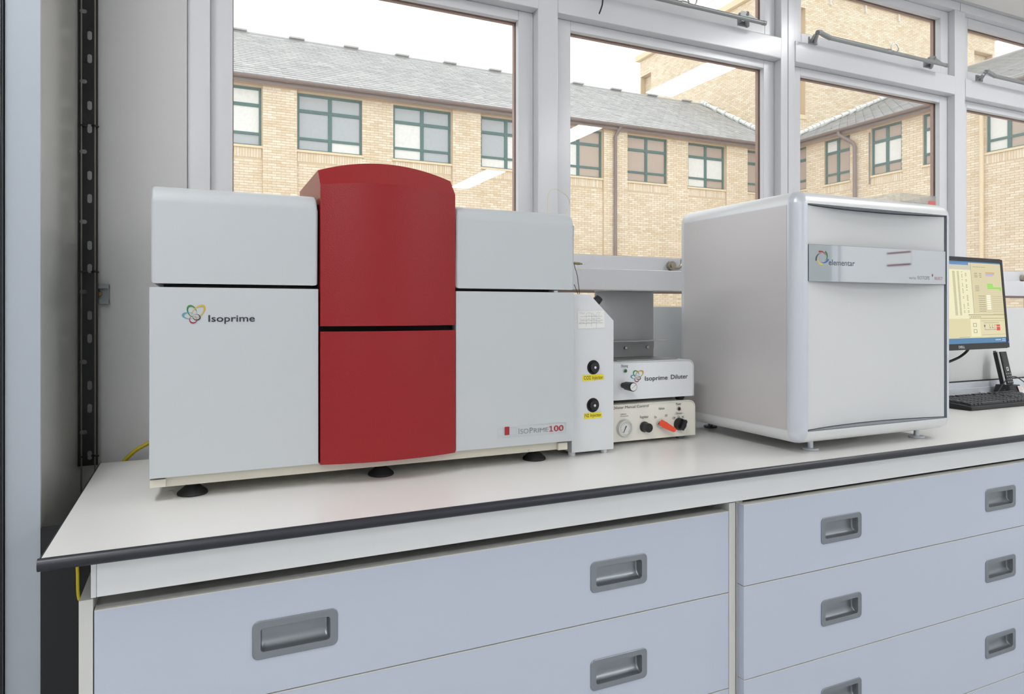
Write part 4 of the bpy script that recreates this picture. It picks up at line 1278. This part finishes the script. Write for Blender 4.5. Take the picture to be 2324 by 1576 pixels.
def pp(name, bm, m, parent, smooth=True):
    bmesh.ops.transform(bm, matrix=PM, verts=bm.verts); return mk(name, bm, m, parent, smooth=smooth)
PH = 0.128
pp('back_shell', bbox(-0.0225, 0.0225, 0.010, 0.027, 0.002, PH - 0.002, 0.004, 3), M_blackp, ph)
pp('silver_band', bbox(-0.0240, 0.0240, 0.004, 0.0115, 0.000, PH, 0.003, 3), M_alutube, ph)
fp = pp('front', bbox(-0.0225, 0.0225, -0.0005, 0.0055, 0.002, PH - 0.003, 0.0025, 3), M_blackg, ph)
bm = bmesh.new(); box(bm, -0.017, 0.017, -0.0009, -0.0006, 0.078, 0.117); pp('display', bm, mat('phone_screen', (22, 24, 28), 0.05), fp, smooth=False)
bm = bmesh.new(); bb = bmesh.new()
for r_ in range(4):
    for c_ in range(3):
        x, z = -0.0125 + c_ * 0.0125, 0.010 + r_ * 0.0105
        box(bm, x - 0.0022, x + 0.0022, -0.0010, -0.0006, z - 0.0010, z + 0.0010)
pp('keypad_marks', bm, M_lgrey, fp, smooth=False)
bm = bmesh.new(); rect_frame(bm, -0.0042, 0.0042, 0.055, 0.063, -0.0065, 0.0065, 0.052, 0.066, -0.0012, -0.0006); pp('navigation_key', bm, M_alutube, fp, smooth=False); bb.free()
pp('belt_clip', bbox(-0.0085, 0.0085, 0.0272, 0.031, 0.085, 0.132, 0.0012), M_blackp, ph)
bm = bmesh.new()
p0 = Vector((cxp - 0.036, 1.545, BZ + 0.018))
tube(bm, smooth_path([p0, p0 + Vector((-0.014, 0, 0.001)), p0 + Vector((-0.026, -0.004, -0.006)), p0 + Vector((-0.030, -0.008, -0.0155))], 6), 0.0022, 8)
mk('power_lead', bm, M_blackp, cr)
bm = bmesh.new()
tube(bm, smooth_path([at(2263, 894, Y=1.50), at(2275, 874, Y=1.50), at(2288, 859, Y=1.50), at(2301, 855, Y=1.50), at(2312, 859, Y=1.50), at(2330, 872, Y=1.50), at(2350, 890, Y=1.50)], 6), 0.0018, 8)
tag(mk('cable', bm, M_blackp), 'thin black cable arching in front of the cordless phone', 'cable')

# ------------------------------------------------------------------ outside: courtyard and brick building
def brick_mat(name, cols, rough=0.85):
    m = bpy.data.materials.new(name); m.use_nodes = True
    nt = m.node_tree; b = nt.nodes['Principled BSDF']; b.inputs['Roughness'].default_value = rough
    g = nt.nodes.new('ShaderNodeNewGeometry'); oi = nt.nodes.new('ShaderNodeObjectInfo')
    ad = nt.nodes.new('ShaderNodeMath'); ad.operation = 'ADD'
    fr_ = nt.nodes.new('ShaderNodeMath'); fr_.operation = 'FRACT'
    nt.links.new(g.outputs['Random Per Island'], ad.inputs[0]); nt.links.new(oi.outputs['Random'], ad.inputs[1]); nt.links.new(ad.outputs[0], fr_.inputs[0])
    cr_ = nt.nodes.new('ShaderNodeValToRGB')
    for k, c in enumerate(cols):
        e = cr_.color_ramp.elements[k] if k < 2 else cr_.color_ramp.elements.new(k / (len(cols) - 1))
        e.position = k / (len(cols) - 1); e.color = (*lin(c), 1)
    nt.links.new(fr_.outputs[0], cr_.inputs['Fac'])
    tc_ = nt.nodes.new('ShaderNodeTexCoord'); nz = nt.nodes.new('ShaderNodeTexNoise'); nz.inputs['Scale'].default_value = 0.9; nz.inputs['Detail'].default_value = 5
    mr = nt.nodes.new('ShaderNodeMapRange'); mr.inputs['To Min'].default_value = 0.88; mr.inputs['To Max'].default_value = 1.10
    mx = nt.nodes.new('ShaderNodeMix'); mx.data_type = 'RGBA'; mx.blend_type = 'MULTIPLY'; mx.inputs['Factor'].default_value = 1
    nt.links.new(tc_.outputs['Object'], nz.inputs['Vector']); nt.links.new(nz.outputs['Fac'], mr.inputs['Value'])
    nt.links.new(cr_.outputs['Color'], mx.inputs['A']); nt.links.new(mr.outputs['Result'], mx.inputs['B']); nt.links.new(mx.outputs['Result'], b.inputs['Base Color'])
    MATS[name] = m
    return m
M_brick = brick_mat('buff_brick', [(228, 210, 178), (235, 220, 194), (222, 200, 166), (240, 230, 208), (231, 213, 184)])
M_mortar = mat('mortar', (211, 191, 161), 0.9, noise=0.05, nscale=3)
M_slate = brick_mat('grey_slate', [(178, 178, 176), (188, 188, 185), (171, 171, 170), (194, 193, 190)], 0.55)
M_green = mat('dark_green_frame', (74, 110, 106), 0.4)
M_gut = mat('brown_gutter', (134, 118, 112), 0.45)
M_soff = mat('soffit_board', (196, 172, 150), 0.7)
M_sill = mat('stone_sill', (232, 212, 176), 0.8)
M_pw = mat('window_blind', (232, 232, 226), 0.25)
M_pg = mat('window_pane_grey', (176, 182, 184), 0.12)
M_pb = mat('window_pane_brown', (186, 168, 152), 0.12)
M_flash = mat('lead_flashing', (226, 228, 224), 0.6, noise=0.1, nscale=6)
M_ground = mat('courtyard_paving', (178, 172, 164), 0.9, noise=0.1, nscale=2)

FY, WX = 17.25, 17.85                      # facade plane, wing plane
EZ = 6.70                                  # eaves level
bm = bmesh.new(); box(bm, -14, 45, YW + 0.14, 40, -0.35, -0.2)
tag(mk('ground', bm, M_ground, smooth=False), 'grey paved courtyard between the buildings', 'ground', kind='structure')

def wall_cells(a0, a1, z0, z1, holes):
    xs = sorted({a0, a1, *[q for h in holes for q in h[:2] if a0 < q < a1]})
    zs = sorted({z0, z1, *[q for h in holes for q in h[2:] if z0 < q < z1]})
    for x, X in zip(xs, xs[1:]):
        for z, Z in zip(zs, zs[1:]):
            c, d = (x + X) / 2, (z + Z) / 2
            if not any(h[0] < c < h[1] and h[2] < d < h[3] for h in holes):
                yield x, X, z, Z

def brick_rects(a0, a1, z0, z1, holes, soldiers=()):
    out = []
    L, H, J = 0.205, 0.062, 0.010
    hs = list(holes) + list(soldiers)
    k = math.ceil(z0 / H - 1e-6)
    while (k + 1) * H <= z1 + 1e-6:
        zb, zt = k * H + J / 2, (k + 1) * H - J / 2
        iv = [(a0, a1)]
        for h in hs:
            if h[2] < zt - 0.005 and h[3] > zb + 0.005:
                iv = [p for (s, e) in iv for p in ((s, min(e, h[0])), (max(s, h[1]), e)) if p[1] - p[0] > 0.03]
        off = (L / 2) * (k % 2)
        for s, e in iv:
            i = math.floor((s - off) / L)
            while i * L + off < e:
                x0, x1 = max(s, i * L + off + J / 2), min(e, (i + 1) * L + off - J / 2)
                if x1 - x0 > 0.03: out.append((x0, x1, zb, zt))
                i += 1
        k += 1
    for s in soldiers:
        n = round((s[1] - s[0]) / H)
        for i in range(n):
            x = s[0] + (s[1] - s[0]) * i / n
            out.append((x + 0.005, x + (s[1] - s[0]) / n - 0.005, s[2] + 0.005, s[3] - 0.005))
    return out

def mapped_box(bm, M, a0, a1, n0, n1, z0, z1, back=True):
    V = [bm.verts.new(M(a, n, z)) for a, n, z in ((a0, n0, z0), (a1, n0, z0), (a1, n0, z1), (a0, n0, z1), (a0, n1, z0), (a1, n1, z0), (a1, n1, z1), (a0, n1, z1))]
    for q in ((4, 5, 6, 7), (0, 1, 5, 4), (1, 2, 6, 5), (2, 3, 7, 6), (3, 0, 4, 7)) + (((3, 2, 1, 0),) if back else ()):
        bm.faces.new([V[i] for i in q])

brick_mesh = {}
def lay_bricks(parent, M, rects, score=None, nbig=0, th=0.007):
    """nbig largest-in-view whole bricks become parts of their own, the rest one joined part"""
    rects = list(rects)
    if nbig:
        full = [r for r in rects if abs(r[1] - r[0] - 0.195) < 1e-4 and abs(r[3] - r[2] - 0.052) < 1e-4]
        full.sort(key=score)
        big = full[:nbig]
        bs = set(big)
        rects = [r for r in rects if r not in bs]
        b_ = bmesh.new(); mapped_box(b_, lambda a, n, z: Vector(M(a, n, z)) - Vector(M(0, 0, 0)), 0, 0.195, 0.0003, th, 0, 0.052)
        me = bpy.data.meshes.new('brick'); bmesh.ops.recalc_face_normals(b_, faces=b_.faces); b_.to_mesh(me); b_.free(); me.materials.append(M_brick)
        for r in big:
            o = bpy.data.objects.new('brick', me); link(o, parent); o.location = M(r[0], 0, r[2])
    bm = bmesh.new()
    for r in rects: mapped_box(bm, M, r[0], r[1], 0.0003, th, r[2], r[3], back=False)
    o = mk('brickwork', bm, M_brick, parent, smooth=False)
    o['kind'] = 'stuff'
    return o

def ext_window(parent, M, a0, a1, z0, z1, panes, flip=False):
    """green framed window, two columns by three rows; panes: six materials, top row first"""
    t = 0.055
    n0, n1 = -0.11, -0.05
    zr = [z0 + (z1 - z0) * q for q in (0.0, 0.215, 0.70, 1.0)]
    am = (a0 + a1) / 2
    bm = bmesh.new()
    mapped_box(bm, M, a0, a0 + t, n0, n1, z0, z1); mapped_box(bm, M, a1 - t, a1, n0, n1, z0, z1); mapped_box(bm, M, am - t * 0.8, am + t * 0.8, n0, n1, z0, z1)
    mapped_box(bm, M, a0 + t, a1 - t, n0, n1 - 0.002, z0, z0 + t * 0.7); mapped_box(bm, M, a0 + t, a1 - t, n0, n1 - 0.002, z1 - t, z1)
    mapped_box(bm, M, a0 + t, a1 - t, n0, n1 - 0.002, zr[1] - t * 0.55, zr[1] + t * 0.55); mapped_box(bm, M, a0 + t, a1 - t, n0, n1 - 0.002, zr[2] - t * 0.7, zr[2] + t * 0.7)
    wn = mk('window', bm, M_green, parent, smooth=False)
    k = 0
    for r_ in (2, 1, 0):
        for c_ in (0, 1):
            b_ = bmesh.new()
            x0, x1 = (a0 + t * 0.5, am) if c_ == 0 else (am, a1 - t * 0.5)
            mapped_box(b_, M, x0, x1, -0.085, -0.080, zr[r_], zr[r_ + 1])
            mk('pane', b_, panes[k], wn, smooth=False); k += 1
    b_ = bmesh.new(); mapped_box(b_, M, a0 - 0.03, a1 + 0.03, -0.06, 0.045, z0 - 0.055, z0 - 0.001)
    mk('window_sill', b_, M_sill, wn, smooth=False)

# --- facade facing the bench
fb = thing('brick_building', 'long two-storey buff brick building with slate roof across the courtyard', 'building', (9, FY, -0.2))
MF = lambda a, n, z: (a, FY - n, z)
ZS, ZHd = 5.105, 6.49
edges = [(-0.010, 0.0816), (0.1287, 0.2194), (0.2652, 0.3557), (0.4046, 0.4945), (0.537, 0.6269), (0.677, 0.7627), (0.8094, 0.8944), (0.947, 1.022)]
wins = [(a * (FY + 0.05), b * (FY + 0.05), ZS, ZHd) for a, b in edges]
sold = [(a, b, ZS - 0.055 - 0.225, ZS - 0.055) for a, b, _, _ in wins]
bm = bmesh.new()
for c in wall_cells(-5, WX + 0.2, -0.2, EZ - 0.15, wins): mapped_box(bm, MF, c[0], c[1], -0.14, 0, c[2], c[3])
mk('wall', bm, M_mortar, fb, smooth=False)
bm = bmesh.new(); box(bm, -5, WX, FY + 0.16, FY + 0.2, ZS - 0.2, ZHd + 0.1); mk('room_backing', bm, M_pg, fb, smooth=False)
piers = [(wins[0][1] + 0.02, wins[1][0] - 0.02), (wins[2][1] + 0.02, wins[3][0] - 0.02), (wins[4][1] + 0.02, wins[5][0] - 0.02), (wins[6][1] + 0.02, wins[7][0] - 0.02)]
PN = 0.07
holes_f = wins + [(a, b, -1, 7) for a, b in piers]
sills = [(a - 0.03, b + 0.03, ZS - 0.055, ZS) for a, b, _, _ in wins]
fr_rects = brick_rects(0.2, WX, 1.35, EZ - 0.16, holes_f + sills, sold)
lay_bricks(fb, MF, fr_rects, score=lambda r: abs(r[0] - 3.2) + abs(r[2] - 4.6) * 1.5, nbig=180)
for a, b in piers:
    MP = lambda x, n, z: (x, FY - PN - n, z)
    bm = bmesh.new(); mapped_box(bm, MF, a, b, 0.0005, PN, -0.2, EZ - 0.16); mk('pier', bm, M_mortar, fb, smooth=False)
    lay_bricks(fb, MP, brick_rects(a, b, 1.35, EZ - 0.16, []), score=lambda r: abs(r[2] - 4.6), nbig=60 if a < 2 else 0)
pset = [[M_pg, M_pw, M_pw, M_pw, M_pg, M_pg], [M_pg, M_pg, M_pg, M_pg, M_pg, M_pw], [M_pg, M_pg, M_pw, M_pg, M_pw, M_pg], [M_pg, M_pg, M_pg, M_pw, M_pw, M_pw],
        [M_pb, M_pb, M_pw, M_pb, M_pw, M_pb], [M_pb, M_pb, M_pb, M_pb, M_pb, M_pb], [M_pb, M_pb, M_pw, M_pw, M_pw, M_pb], [M_pb] * 6]
for wv, ps in zip(wins, pset): ext_window(fb, MF, wv[0], wv[1], wv[2], wv[3], ps)
# eaves
bm = bmesh.new(); box(bm, -5, WX - 0.2, FY - 0.22, FY - 0.19, EZ - 0.17, EZ - 0.02); mk('fascia', bm, M_gut, fb, smooth=False)
bm = bmesh.new(); box(bm, -5, WX - 0.2, FY - 0.1895, FY + 0.14, EZ - 0.158, EZ - 0.13); mk('soffit', bm, M_soff, fb, smooth=False)
gp = [(FY - 0.28 + 0.065 * math.cos(t), EZ - 0.03 + 0.065 * math.sin(t)) for t in [math.pi + math.pi * k / 10 for k in range(11)]]
bm = bmesh.new(); prism(bm, gp, 'x', -5, WX - 0.2); mk('gutter', bm, M_gut, fb)
# roof
RY, RZ = 21.25, 9.24
def slates(parent, P, nu, nv, L, W_, name='slates'):
    """P(u,v,h): u along eaves, v up the slope, h above it"""
    bm = bmesh.new()
    for j in range(nv):
        off = (j % 2) * 0.5
        for i in range(-1, nu + 1):
            a0, a1 = max(0, (i + off) * W_ + 0.004), min(nu * W_, (i + 1 + off) * W_ - 0.004)
            if a1 - a0 < 0.02: continue
            h = rnd.uniform(0.018, 0.026)
            v0, v1 = j * L + rnd.uniform(-0.004, 0.004), (j + 1.15) * L
            V = [bm.verts.new(P(*q)) for q in ((a0, v0, h), (a1, v0, h), (a1, v1, 0.004), (a0, v1, 0.004), (a0, v0, 0.0), (a1, v0, 0.0))]
            bm.faces.new((V[0], V[1], V[2], V[3])); bm.faces.new((V[4], V[5], V[1], V[0]))
    o = mk(name, bm, M_slate, parent, smooth=False); o['kind'] = 'stuff'
    return o
sl = Vector((0, RY - (FY - 0.25), RZ - EZ)); sll = sl.length; sd = sl.normalized(); sn = Vector((0, -sd.z, sd.y))
PF = lambda u, v, h: Vector((-2.0 + u, FY - 0.25, EZ)) + sd * v + sn * h
bm = bmesh.new(); V = [bm.verts.new(p) for p in (PF(-3, 0, -0.001), PF(WX + 2.2, 0, -0.001), PF(WX + 2.2, sll, -0.001), PF(-3, sll, -0.001))]
bm.faces.new(V); mk('roof', bm, M_slate, fb, smooth=False)
bm = bmesh.new(); V = [bm.verts.new(p) for p in ((-5, RY, RZ), (WX + 0.2, RY, RZ), (WX + 0.2, 2 * RY - FY, EZ), (-5, 2 * RY - FY, EZ))]
bm.faces.new(V); mk('rear_roof_slope', bm, M_slate, fb, smooth=False)
slates(fb, PF, int((WX + 2.1) / 0.3), int(sll / 0.2), 0.2, 0.3)
bm = bmesh.new(); cyl(bm, (-5, RY, RZ - 0.01), (WX + 0.2, RY, RZ - 0.01), 0.06, seg=10); mk('ridge', bm, M_slate, fb)
for k in range(-1, 11):
    x = 1.12 + 1.6 * k
    bm = bmesh.new(); box(bm, x - 0.22, x + 0.22, RY - 0.14, RY + 0.14, RZ + 0.03, RZ + 0.07); mk('ridge_vent', bm, M_slate, fb, smooth=False)
# downpipe
xd = ratio(1396) * (FY - 0.12)
bm = bmesh.new(); tube(bm, [(xd + 0.1, FY - 0.26, EZ - 0.08), (xd + 0.05, FY - 0.22, EZ - 0.2), (xd, FY - 0.14, EZ - 0.35), (xd, FY - 0.14, 0.0)], 0.05, 10); mk('downpipe', bm, M_gut, fb)

# --- wing at right angles
wg = thing('brick_wing', 'buff brick wing with green windows projecting towards the laboratory', 'building', (WX, 12, -0.2))
MWg = lambda a, n, z: (WX - n, a, z)
wed = [(1.0444, 1.106), (1.1564, 1.230), (1.2933, 1.3896), (1.4584, 1.572), (1.6843, 1.862), (2.02, 2.30)]
wwins = [(WX / b, WX / a, ZS + 0.03, ZHd + 0.02) for a, b in wed]
gwin = [(8.55, 9.75, 0.2, 1.55)]
wsold = [(a, b, z0 - 0.28, z0 - 0.055) for a, b, z0, _ in wwins]
bm = bmesh.new()
for c in wall_cells(4.5, FY - 0.005, -0.2, EZ - 0.15, wwins + gwin): mapped_box(bm, MWg, c[0], c[1], -0.14, 0, c[2], c[3])
mk('wall', bm, M_mortar, wg, smooth=False)
bm = bmesh.new(); box(bm, WX + 0.16, WX + 0.2, 4.5, FY - 0.2, 0, ZHd + 0.1); mk('room_backing', bm, M_pb, wg, smooth=False)
wsill = [(a - 0.03, b + 0.03, z0 - 0.055, z0) for a, b, z0, _ in wwins]
lay_bricks(wg, MWg, brick_rects(4.6, FY - 0.08, 1.2, EZ - 0.16, wwins + gwin + wsill, wsold), score=lambda r: abs(r[0] - 10.2) * 1.2 + abs(r[2] - 4.0), nbig=240)
for wv, ps in zip(wwins, ([M_pb] * 6, [M_pb, M_pw, M_pb, M_pb, M_pb, M_pb], [M_pb, M_pb, M_pw, M_pw, M_pb, M_pb], [M_pb, M_pb, M_pw, M_pw, M_pb, M_pb], [M_pb, M_pg, M_pb, M_pw, M_pb, M_pw], [M_pg] * 6)):
    ext_window(wg, MWg, wv[0], wv[1], wv[2], wv[3], ps)
ext_window(wg, MWg, *gwin[0], [M_pb] * 6)
bm = bmesh.new(); box(bm, WX - 0.22, WX - 0.19, 4.5, FY - 0.23, EZ - 0.17, EZ - 0.02); mk('fascia', bm, M_gut, wg, smooth=False)
bm = bmesh.new(); box(bm, WX - 0.1895, WX + 0.14, 4.5, FY - 0.23, EZ - 0.158, EZ - 0.13); mk('soffit', bm, M_soff, wg, smooth=False)
gp = [(WX - 0.28 + 0.065 * math.cos(t), EZ - 0.03 + 0.065 * math.sin(t)) for t in [math.pi + math.pi * k / 10 for k in range(11)]]
bm = bmesh.new(); prism(bm, gp, 'y', 4.5, FY - 0.23); mk('gutter', bm, M_gut, wg)
WRX, WRZ = 26.4, 10.38
TY0, TX0 = 17.42, 18.07
wl = Vector((WRX - (WX - 0.25), 0, WRZ - EZ)); wll = wl.length; wd = wl.normalized(); wn_ = Vector((-wd.z, 0, wd.x))
PW = lambda u, v, h: Vector((WX - 0.25, 4.5 + u, EZ)) + wd * v + wn_ * h
bm = bmesh.new(); V = [bm.verts.new(p) for p in (PW(0, 0, -0.001), PW(TY0 - 4.5, 0, -0.001), PW(TY0 - 4.5, wll, -0.001), PW(0, wll, -0.001))]
bm.faces.new(V); mk('roof', bm, M_slate, wg, smooth=False)
bm = bmesh.new(); V = [bm.verts.new(p) for p in ((WRX, 4.5, WRZ), (WRX, TY0, WRZ), (2 * WRX - WX, TY0, EZ), (2 * WRX - WX, 4.5, EZ))]
bm.faces.new(V); mk('rear_roof_slope', bm, M_slate, wg, smooth=False)
slates(wg, PW, int((TY0 - 4.5) / 0.3), int(wll / 0.2), 0.2, 0.3)
bm = bmesh.new(); cyl(bm, (WRX, 4.5, WRZ - 0.01), (WRX, TY0, WRZ - 0.01), 0.07, seg=10); mk('ridge', bm, M_slate, wg)
bm = bmesh.new(); V = [bm.verts.new(p) for p in ((WX, 4.5, EZ - 0.1), (2 * WRX - WX, 4.5, EZ - 0.1), (WRX, 4.5, WRZ))]; bm.faces.new(V); mk('gable', bm, M_mortar, wg, smooth=False)
yd = WX / ratio(1945)
bm = bmesh.new(); tube(bm, [(WX - 0.28, yd + 0.42, EZ - 0.09), (WX - 0.27, yd + 0.40, EZ - 0.2), (WX - 0.12, yd + 0.04, EZ - 0.50), (WX - 0.10, yd, EZ - 0.62), (WX - 0.10, yd, 0.0)], 0.055, 10); mk('downpipe', bm, M_gut, wg)
yd = WX / ratio(2233)
bm = bmesh.new(); tube(bm, [(WX - 0.10, yd, EZ - 0.2), (WX - 0.10, yd, 0.0)], 0.05, 10); mk('downpipe', bm, M_sill, wg, label='pale painted downpipe')
yd = WX / ratio(1976)
bm = bmesh.new(); tube(bm, [(WX - 0.05, yd, EZ - 0.3), (WX - 0.05, yd, ZS - 0.2)], 0.02, 8); mk('wall_cable', bm, M_gut, wg)

# --- tower in the corner
tw = thing('brick_tower', 'tall plain buff brick tower rising behind the slate roofs', 'building', (24, 21, -0.2))
TX1, TY1, TZ = 29.9, 25.55, 12.38
MTf = lambda a, n, z: (a, TY0 - n, z)
MTl = lambda a, n, z: (TX0 - n, a, z)
nf = [(TX0 + 0.25, 19.22, 8.0, 11.72), (28.55, TX1 - 0.15, 6.6, 11.74)]
nl = [(24.75, TY1 - 0.05, 6.6, 11.65)]
bm = bmesh.new()
for c in wall_cells(TX0 + 0.26, TX1, EZ - 0.6, TZ, nf): mapped_box(bm, MTf, c[0], c[1], -0.25, 0, c[2], c[3])
for c in wall_cells(TY0, TY1, EZ - 0.6, TZ, nl): mapped_box(bm, MTl, c[0], c[1], -0.25, 0, c[2], c[3])
box(bm, TX0 + 0.26, TX1, TY0 + 0.26, TY1, EZ - 0.6, TZ - 0.3)
mk('wall', bm, M_mortar, tw, smooth=False)
br_f = brick_rects(TX0, TX1, EZ + 0.3, TZ, nf); br_l = brick_rects(TY0, TY1, EZ + 0.3, TZ, nl)
lay_bricks(tw, MTf, br_f); lay_bricks(tw, MTl, br_l)
MNf = lambda a, n, z: (a, TY0 + 0.259 - n, z); MNl = lambda a, n, z: (TX0 + 0.259 - n, a, z)
for h in nf: lay_bricks(tw, MNf, brick_rects(*h, []))
for h in nl: lay_bricks(tw, MNl, brick_rects(*h, []))
bm = bmesh.new(); box(bm, TX0 - 0.16, TX1 + 0.16, TY0 - 0.16, TY1 + 0.16, TZ + 0.001, TZ + 0.22); mk('coping', bm, M_sill, tw, smooth=False)
bm = bmesh.new(); box(bm, nf[0][0] - 0.05, nf[0][1] + 0.02, TY0 - 0.04, TY0 + 0.24, 7.85, 7.995); mk('niche_sill', bm, M_sill, tw, smooth=False)
M_rail = mat('white_rail', (232, 232, 230), 0.4)
bm = bmesh.new()
for y in [TY0 + 0.1 + i * 1.47 for i in range(6)]:
    cyl(bm, (TX0 - 0.05, y, TZ + 0.221), (TX0 - 0.05, y, TZ + 1.3), 0.03, seg=8)
for z in (TZ + 0.75, TZ + 1.28): tube(bm, [(TX0 - 0.05, TY0, z), (TX0 - 0.05, TY1, z)], 0.025, 8)
for x in [TX0 + i * 1.47 for i in range(1, 9)]:
    cyl(bm, (x, TY0 + 0.02, TZ + 0.221), (x, TY0 + 0.02, TZ + 1.3), 0.03, seg=8)
for z in (TZ + 0.75, TZ + 1.28): tube(bm, [(TX0 - 0.05, TY0 + 0.02, z), (TX1, TY0 + 0.02, z)], 0.025, 8)
mk('railing', bm, M_rail, tw)
for u, v in ((1886, 8), (1966, 25), (2041, 46)):
    p = at(u, v, Y=TY0 - 0.05)
    bm = bmesh.new(); tube(bm, [(p.x, TY0 - 0.02, p.z - 0.02), (p.x - 0.02, TY0 - 0.1, p.z - 0.04)], 0.03, 8); box(bm, p.x - 0.02, p.x + 0.02, TY0 - 0.06, TY0 - 0.009, p.z, p.z + 0.35)
    mk('overflow_pipe', bm, M_rail, tw)
# scalloped lead flashing where the roofs meet the tower
def flashing(P0, P1, side, n):
    bm = bmesh.new()
    for i in range(n):
        a, b = P0.lerp(P1, i / n), P0.lerp(P1, (i + 0.92) / n)
        d = rnd.uniform(0.12, 0.2)
        cyl(bm, a + side * 0.10 + Vector((0, 0, 0.10)), b + side * 0.10 + Vector((0, 0, 0.10)), d * 0.55, d * 0.5, seg=8)
    mk('flashing', bm, M_flash, tw)
s_y = sd.z / sd.y; s_x = wd.z / wd.x
flashing(Vector((TX0 - 0.04, TY0, EZ + (TY0 - FY + 0.25) * s_y)), Vector((TX0 - 0.04, RY, RZ)), Vector((-1, 0, 0)), 26)
flashing(Vector((TX0, TY0 - 0.04, EZ + (TX0 - WX + 0.25) * s_x)), Vector((WRX, TY0 - 0.04, WRZ)), Vector((0, -1, 0)), 46)
